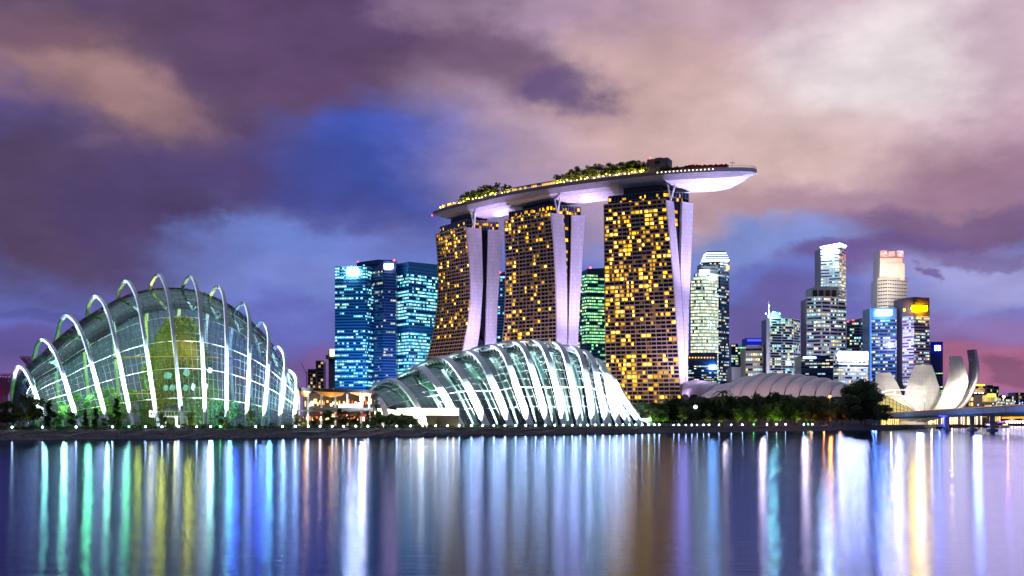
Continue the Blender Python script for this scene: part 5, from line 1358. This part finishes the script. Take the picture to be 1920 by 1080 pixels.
class Pool:                                      # the first use takes the model itself, later ones are copies
    def __init__(s, protos): s.p = protos; s.used = [False] * len(protos)
    def place(s, i, loc, rz, sc, label, group):
        r = s.p[i]
        if s.used[i]: return copy_tree(r, loc, rz, sc, label, group)
        s.used[i] = True; r.location = loc; r.rotation_euler = (0, 0, rz); r.scale = sc if isinstance(sc, tuple) else (sc,) * 3; r['label'] = label; r['group'] = group; return r
rng = random.Random(21)
broad = Pool([make_tree(30 + k, 10, 4.6, 2.6, 20, 75, .42, M['leaf']) for k in range(5)])
lush = Pool([make_tree(40 + k, 10, 4.2, 3.0, 15, 60, .40, M['leafy']) for k in range(3)])
cone = Pool([make_tree(50 + k, 10, 2.2, 1.0, 22, 42, .34, M['leaf'], 'conifer_tree', .9, 'cone') for k in range(2)])
palmL = Pool([make_palm(60 + k, 10, M['palm']) for k in range(3)])
palmS = Pool([make_palm(70 + k, 8.0, M['leafy'], 15) for k in range(3)])
shrubs = Pool([make_tree(80 + k, 3, 1.7, .5, 8, 36, .26, M['leafy'] if k % 2 else M['leaf'], 'shrub', .8) for k in range(4)])
# row of dark trees on the bank, right of the ribbed glasshouse
row = [(1212, 757, 0), (1232, 751, 0), (1254, 756, 0), (1276, 753, 0), (1296, 748, 0), (1318, 746, 0), (1336, 743, 0), (1372, 744, 0), (1391, 741, 0), (1408, 739, 0), (1424, 744, 0), (1440, 741, 0), (1456, 737, 0), (1473, 739, 0),
       (1490, 742, 0), (1506, 740, 0), (1522, 741, 0), (1538, 744, 0), (1552, 752, 0), (1568, 748, 0), (1646, 756, 0), (1662, 760, 0)]
for k, (px, py, _) in enumerate(row):
    D = bankD(px) + 26 + 14 * (k % 3); h = zat(py, D) - ZL
    broad.place(k % 5, G(px, D, ZL), rng.uniform(0, 6), (h / 10 * 1.0, h / 10 * 1.0, h / 10), f'{ordinal(k + 1)} dark spreading tree from the left in the row beneath the ribbed roof', 'dark trees on the right bank')
for k, (px, py) in enumerate(((1356, 729), (1347, 741), (1300, 760), (1420, 760), (1378, 765))):
    D = bankD(px) + 16 + k * 2; h = zat(py, D) - ZL; palmL.place(k % 3, G(px, D, ZL), k * 1.3, h / 11.2, ['tall palm sticking out above the dark tree row', 'second palm just left of the tall one in the tree row', 'short palm left of the white sign in the tree row', 'short palm near the middle of the tree row', 'short palm right of the tall palm at its foot'][k], 'palms in the dark tree row')
for k, (px, py, w_, c_) in enumerate(((1226, 766, 700, (150, 255, 60)), (1243, 770, 300, (150, 255, 60)), (1278, 764, 240, (190, 255, 60)), (1326, 772, 320, (200, 240, 50)), (1352, 776, 260, (220, 230, 60)), (1384, 768, 480, (190, 255, 60)), (1404, 768, 900, (210, 255, 70)), (1414, 774, 400, (240, 230, 120)), (1440, 766, 500, (190, 255, 60)), (1452, 757, 900, (150, 255, 40)), (1462, 770, 500, (190, 255, 70)), (1494, 770, 700, (190, 255, 60)), (1512, 772, 600, (210, 240, 60)), (1528, 776, 300, (255, 170, 60)), (1556, 770, 300, (255, 150, 50)))):
    D = bankD(px) + 13 + 2 * (k % 2); h = zat(py, D) - ZL
    lush.place(k % 3, G(px, D, ZL), rng.uniform(0, 6), h / 9.5, f'{ordinal(k + 1)} small uplit green tree from the left, under the dark tree row', 'uplit small trees on the right bank')
    spot(G(px + 2, D - 3.5, ZL + .5), G(px + 1, D, ZL + 9), w_ * 9, c_, 95, .6, .25)
back = [(1205 + 17.5 * k + (6 if k % 2 else -3), 752 - 9 * math.sin(math.pi * k / 26) + 4 * (k % 3)) for k in range(26)]
for k, (px, py) in enumerate(back):
    D = bankD(px) + 46 + 8 * (k % 2); h = zat(py, D) - ZL
    broad.place((k * 2 + 1) % 5, G(px, D, ZL), rng.uniform(0, 6), (h / 10 * 1.35, h / 10 * 1.2, h / 10 * 1.02), f'{ordinal(k + 1)} dark tree from the left in the rear rank behind the bank trees', 'dark trees in the rear rank')
# one big tree before the museum
big = make_tree(99, 33, 16.5, 4, 62, 150, .8, M['leaf'], 'broadleaf_tree')
big.location = G(1614, bankD(1614) + 14, ZL); big['label'] = 'big dark tree towering over the row, just left of the museum'; big['group'] = 'dark trees on the right bank'
for k, (px, py) in enumerate(((1588, 738), (1640, 744))):
    D = bankD(px) + 10; h = zat(py, D) - ZL; broad.place(3 + k, G(px, D, ZL), 1 + k, (h / 10 * 1.1, h / 10, h / 10), ['dark tree at the left foot of the big tree', 'dark tree at the right foot of the big tree'][k], 'dark trees on the right bank')
lamp(G(1545, bankD(1545) + 10, 6), 1800, (255, 130, 40), .4); lamp(G(1575, bankD(1575) + 12, 8), 1500, (255, 130, 40), .4); lamp(G(1520, bankD(1520) + 14, 5), 900, (255, 140, 50), .4)
# left bank trees
lt = [(56, 736, 'b', 'dark bushy tree before the left end of the left glasshouse'), (14, 748, 'b', 'tree cut by the left edge of the photo'), (36, 762, 'l', 'small yellow green tree at the far left'), (92, 752, 'c', 'slim conifer right of the dark bushy tree'), (106, 772, 'b', 'low tree behind the second bank lamp'),
      (135, 770, 'b', 'low tree between the second and third arches'), (160, 768, 'c', 'slim conifer between the second and third arch feet'), (180, 764, 'c', 'dark conifer left of the third arch foot'), (219, 748, 'c', 'tall dark conifer between the third and fourth arches'), (206, 775, 'l', 'small lit tree at the third arch foot'), (196, 782, 'b', 'low dark bush tree before the third arch'),
      (303, 775, 'l', 'small tree at the left post of the railed terrace'), (358, 772, 'l', 'small green tree at the right end of the railed terrace'), (416, 772, 'l', 'small lit tree before the eighth arch foot'), (470, 771, 'l', 'small lit tree before the ninth arch foot'), (556, 775, 'l', 'bright yellow green tree at the right end of the left glasshouse'), (568, 780, 'l', 'yellow lit bush tree left of the restaurant'),
      (588, 782, 'b', 'small tree before the left side of the restaurant'), (617, 768, 'b', 'dark tree before the middle of the restaurant'), (643, 766, 'b', 'dark tree before the red awning'), (668, 772, 'b', 'dark tree under the dazzling floodlight'), (690, 770, 'c', 'slim dark tree right of the floodlight mast'), (712, 772, 'b', 'dark tree before the left end of the terrace wall'), (735, 774, 'b', 'dark tree before the terrace wall'), (755, 775, 'b', 'round dark tree near the middle of the terrace wall'), (780, 783, 'b', 'low tree before the terrace wall right half'), (700, 778, 'b', 'wide low tree at the restaurant right corner'), (724, 780, 'b', 'low dark tree between two taller ones at the terrace wall'), (745, 779, 'b', 'low dark tree left of the round one at the terrace wall'), (768, 779, 'b', 'dark tree right of the round one at the terrace wall'), (797, 784, 'l', 'small green tree at the second arch foot of the right glasshouse'), (822, 786, 'l', 'tiny green tree before the right end of the terrace wall')]
for k, (px, py, kd, lb) in enumerate(lt):
    D = bankD(px) + 13 + (k % 2) * 3; h = zat(py, D) - ZL; pool = {'b': broad, 'l': lush, 'c': cone}[kd]
    wd = h / 10 * (.85 if kd != 'c' else 1.25)
    pool.place(k % len(pool.p), G(px, D, ZL), rng.uniform(0, 6), (wd, wd, h / 10), lb, 'trees on the left bank')
for px, w_, c_ in ((36, 300, (255, 210, 60)), (206, 150, (190, 255, 120)), (358, 300, (230, 255, 90)), (416, 260, (220, 255, 100)), (470, 250, (210, 255, 140)), (556, 700, (230, 230, 40)), (568, 600, (255, 220, 40)), (106, 80, (170, 255, 170)), (60, 60, (160, 220, 60))):
    spot(G(px, bankD(px) + 9.5, ZL + .5), G(px, bankD(px) + 13, ZL + 6), w_ * 9, c_, 100, .6, .25)
# planting inside the two glasshouses
inn = [(112, 752, 20), (140, 740, 26), (172, 745, 22), (198, 728, 30), (226, 752, 20), (246, 735, 26), (432, 752, 20), (462, 748, 22), (492, 765, 14)]
for k, (px, py, dd) in enumerate(inn):
    D = d0L(px) + dd; h = zat(py, D) - ZL; lush.place(k % 3, G(px, D, ZL), rng.uniform(0, 6), h / 10 * 1.05, f'{ordinal(k + 1)} lit tree from the left inside the taller glasshouse', 'trees inside the taller glasshouse')
inn = [(770, 770, 20), (812, 752, 26), (846, 750, 28), (880, 742, 30), (912, 752, 30), (1072, 752, 26), (1108, 758, 22)]
for k, (px, py, dd) in enumerate(inn):
    D = d0R(px) + dd; h = zat(py, D) - ZL; lush.place(k % 3, G(px, D, ZL), rng.uniform(0, 6), h / 10 * 1.05, f'{ordinal(k + 1)} tree from the left inside the ribbed glasshouse', 'trees inside the ribbed glasshouse')
# shrubs along the top of the bank
n = 0
px = 4
while px < 1225:
    D = bankD(px) + 8.5 + rng.uniform(0, 2.5); h = rng.uniform(.9, 1.9) * (1.25 if 250 < px < 520 else 1)
    n += 1; shrubs.place(n % 4, G(px, D, ZL - .05), rng.uniform(0, 6), (h / 2.2, h / 2.2, h / 3), f'{ordinal(n)} low shrub from the left along the top of the stone bank', 'shrubs along the bank')
    px += rng.uniform(6, 15)
hd = MB(); r2 = random.Random(8)
for k in range(9000):
    px = r2.uniform(0, 1640); D = bankD(px) + 6.5 + r2.uniform(0, 6); hh = r2.uniform(0, 1.0 if px < 1230 else .5); q = G(px, D, ZL + hh)
    a = Vector((r2.gauss(0, 1), r2.gauss(0, 1), r2.gauss(0, 1))).normalized() * r2.uniform(.15, .4); c_ = a.orthogonal().normalized() * .22; hd.quad(q - a, q - c_, q + a, q + c_)
tag(hd.build('hedge_planting', M['leaf']), kind='stuff')
# bank lamps
lampw = glow('bank_lamp_glow', (214, 236, 255), 55, True); lampgn = glow('green_bank_lamp_glow', (90, 255, 120), 30, True)
LP = [23, 80, 143, 211, 273, 304, 335, 369, 395, 480, 530, 554, 578, 600, 623, 644, 667, 690, 744, 770, 793, 817, 839, 861, 884, 905, 926, 947, 967, 986, 1004, 1022, 1040, 1057, 1073, 1088, 1102, 1116, 1130, 1143, 1156, 1168, 1180, 1192, 1204, 1216, 1227, 1236, 1263, 1273, 1286, 1297, 1307, 1319, 1329, 1348, 1371, 1392, 1438, 1456, 1473, 1507, 1523]
GL = [242, 413, 1413, 1515]
def make_bank_lamp(m_):
    t = thing('bank_lamp', 'lamp', 'lamp', (0, 0, 0)); b = MB(); b.tube([(0, 0, 0), (0, 0, .75)], [.16, .10], 6); b.build('post', M['dark'], t)
    b = MB(); b.ball((0, -.12, .95), .27, 8, 5); b.build('lamp_head', m_, t); return remember(t)
pw_, pg_ = Pool([make_bank_lamp(lampw)]), Pool([make_bank_lamp(lampgn)])
for k, px in enumerate(LP):
    D = bankD(px) + 5.6; s = 1.0 if px < 1240 else .8
    pw_.place(0, G(px, D, ZL), 0, s * (D / 420) ** .35, f'{ordinal(k + 1)} white lamp from the left along the top of the stone bank', 'white lamps along the bank')
for k, px in enumerate(GL): pg_.place(0, G(px, bankD(px) + 6.2, ZL), 0, 1.0, f'{ordinal(k + 1)} small green lamp from the left along the stone bank', 'green lamps along the bank')
# sky park planting: palms and lamps
kk = 0
glw = glow('garden_lamp_glow', (255, 224, 70), 22, True)
for (s0, s1, n, h0) in ((.15, .30, 36, 11), (.385, .575, 52, 12.5), (.60, .66, 10, 5)):
    for k in range(n):
        kk += 1; s = s0 + (s1 - s0) * (k + rng.uniform(0, .8)) / n; edge = math.sin(math.pi * (s - s0) / (s1 - s0)) ** .4
        pool = palmS if k % 3 == 0 else lush; h = h0 * rng.uniform(.75, 1.2) * (.6 + .4 * edge)
        pool.place((k // 3) % 3 if pool is palmS else k % 3, deckpt(s, rng.uniform(1.8, 9)), rng.uniform(0, 6), h / 10 * (1.15 if pool is palmS else 1.05), f'{ordinal(kk)} roof garden {"palm" if pool is palmS else "tree"} from the left on the sky park', 'roof garden trees')
gn = 0
for (s0, s1, n) in ((.15, .30, 15), (.385, .575, 24), (.03, .14, 6)):
    for k in range(n):
        gn += 1; q = deckpt(s0 + (s1 - s0) * (k + rng.random()) / n, rng.uniform(.6, 2.2), rng.uniform(1.0, 3.6))
        t = thing('garden_lamp', f'{ordinal(gn)} yellow garden lamp from the left on the sky park edge', 'lamp', (q.x, q.y, ZD), 'garden lamps on the sky park')
        b = MB(); b.tube([(q.x, q.y, ZD), q], .07, 5); b.build('post', M['dark'], t); b = MB(); b.ball(q, .4, 6, 4); b.build('lamp_head', glw, t)
        if k % 2 == 0: lamp(q + Vector((0, .8, .8)), 2300, (235, 225, 60), .4)
# tree-like garden towers at the far left
M['super'] = pbr('purple_lit_steel', (.28, .10, .22), .6)
def supertree(px, py, D, wpx, label):
    c0 = G(px, D); h = zat(py, D); t = thing('garden_tower', label, 'garden tower', c0, 'tree-shaped garden towers'); r = wpx / F * D / 2
    b = MB(); b.tube([c0, c0 + Vector((0, 0, h * .6)), c0 + Vector((0, 0, h * .85))], [3.2, 2.2, 2.6], 12); b.build('trunk', M['super'], t)
    b = MB()
    for k in range(36):
        a = 2 * math.pi * k / 36; d_ = Vector((math.cos(a), math.sin(a), 0))
        b.tube([c0 + d_ * 2.2 + Vector((0, 0, h * .55)), c0 + d_ * r * .45 + Vector((0, 0, h * .82)), c0 + d_ * r + Vector((0, 0, h - 3.2))], [.3, .25, .15], 4)
    for rr_ in (.5, .75, 1.0):
        b.tube([c0 + Vector((math.cos(2 * math.pi * k / 36) * r * rr_, math.sin(2 * math.pi * k / 36) * r * rr_, h * (.82 if rr_ == .5 else .9) - 3.2 * (rr_ == 1) + h * .1 * (rr_ == 1))) for k in range(37)], .2, 4)
    b.build('canopy', M['super'], t)
    g_ = glow('purple_canopy_sparkle', (230, 130, 255), 1.2); b = MB(); rq = random.Random(int(px))
    for k in range(60):
        a, q = rq.uniform(0, 6.28), rq.uniform(.4, 1) * r; b.ball(c0 + Vector((q * math.cos(a), q * math.sin(a), h * .82 + (h * .18 - 3) * (q / r - .4) / .6)), .18, 4, 3)
    tag(b.build('canopy_lights', g_, t), kind='stuff')
    lamp(c0 + Vector((0, -r, h * .5)), 700, (220, 90, 170), 1)
supertree(6, 703, 560, 86, 'tree-shaped garden tower with a purple canopy at the left photo edge')
supertree(62, 670, 620, 46, 'tree-shaped garden tower with a purple canopy behind the left glasshouse')
# lit things among the tree row
sg = thing('round_sign', 'small round white lit sign among the dark trees near the hotel', 'sign', G(1304, bankD(1304) + 9))
b = MB(); b.tube([G(1304, bankD(1304) + 9), P(1304, 768, bankD(1304) + 9)], .12, 6); b.build('post', M['dark'], sg)
b = MB(); q = P(1304, 763, bankD(1304) + 9); b.tube([q + Vector((0, -.2, 0)), q + Vector((0, .2, 0))], 1.05, 14); b.build('sign_face', glow('white_round_sign_light', (236, 232, 255), 4, True), sg)

for pool in (broad, lush, cone, palmL, palmS, shrubs, pw_, pg_):     # drop any model that found no place
    for r, u_ in zip(pool.p, pool.used):
        if not u_:
            for ch, gs in KIDS[r.name]:
                for g_ in gs: bpy.data.objects.remove(g_)
                bpy.data.objects.remove(ch)
            bpy.data.objects.remove(r)
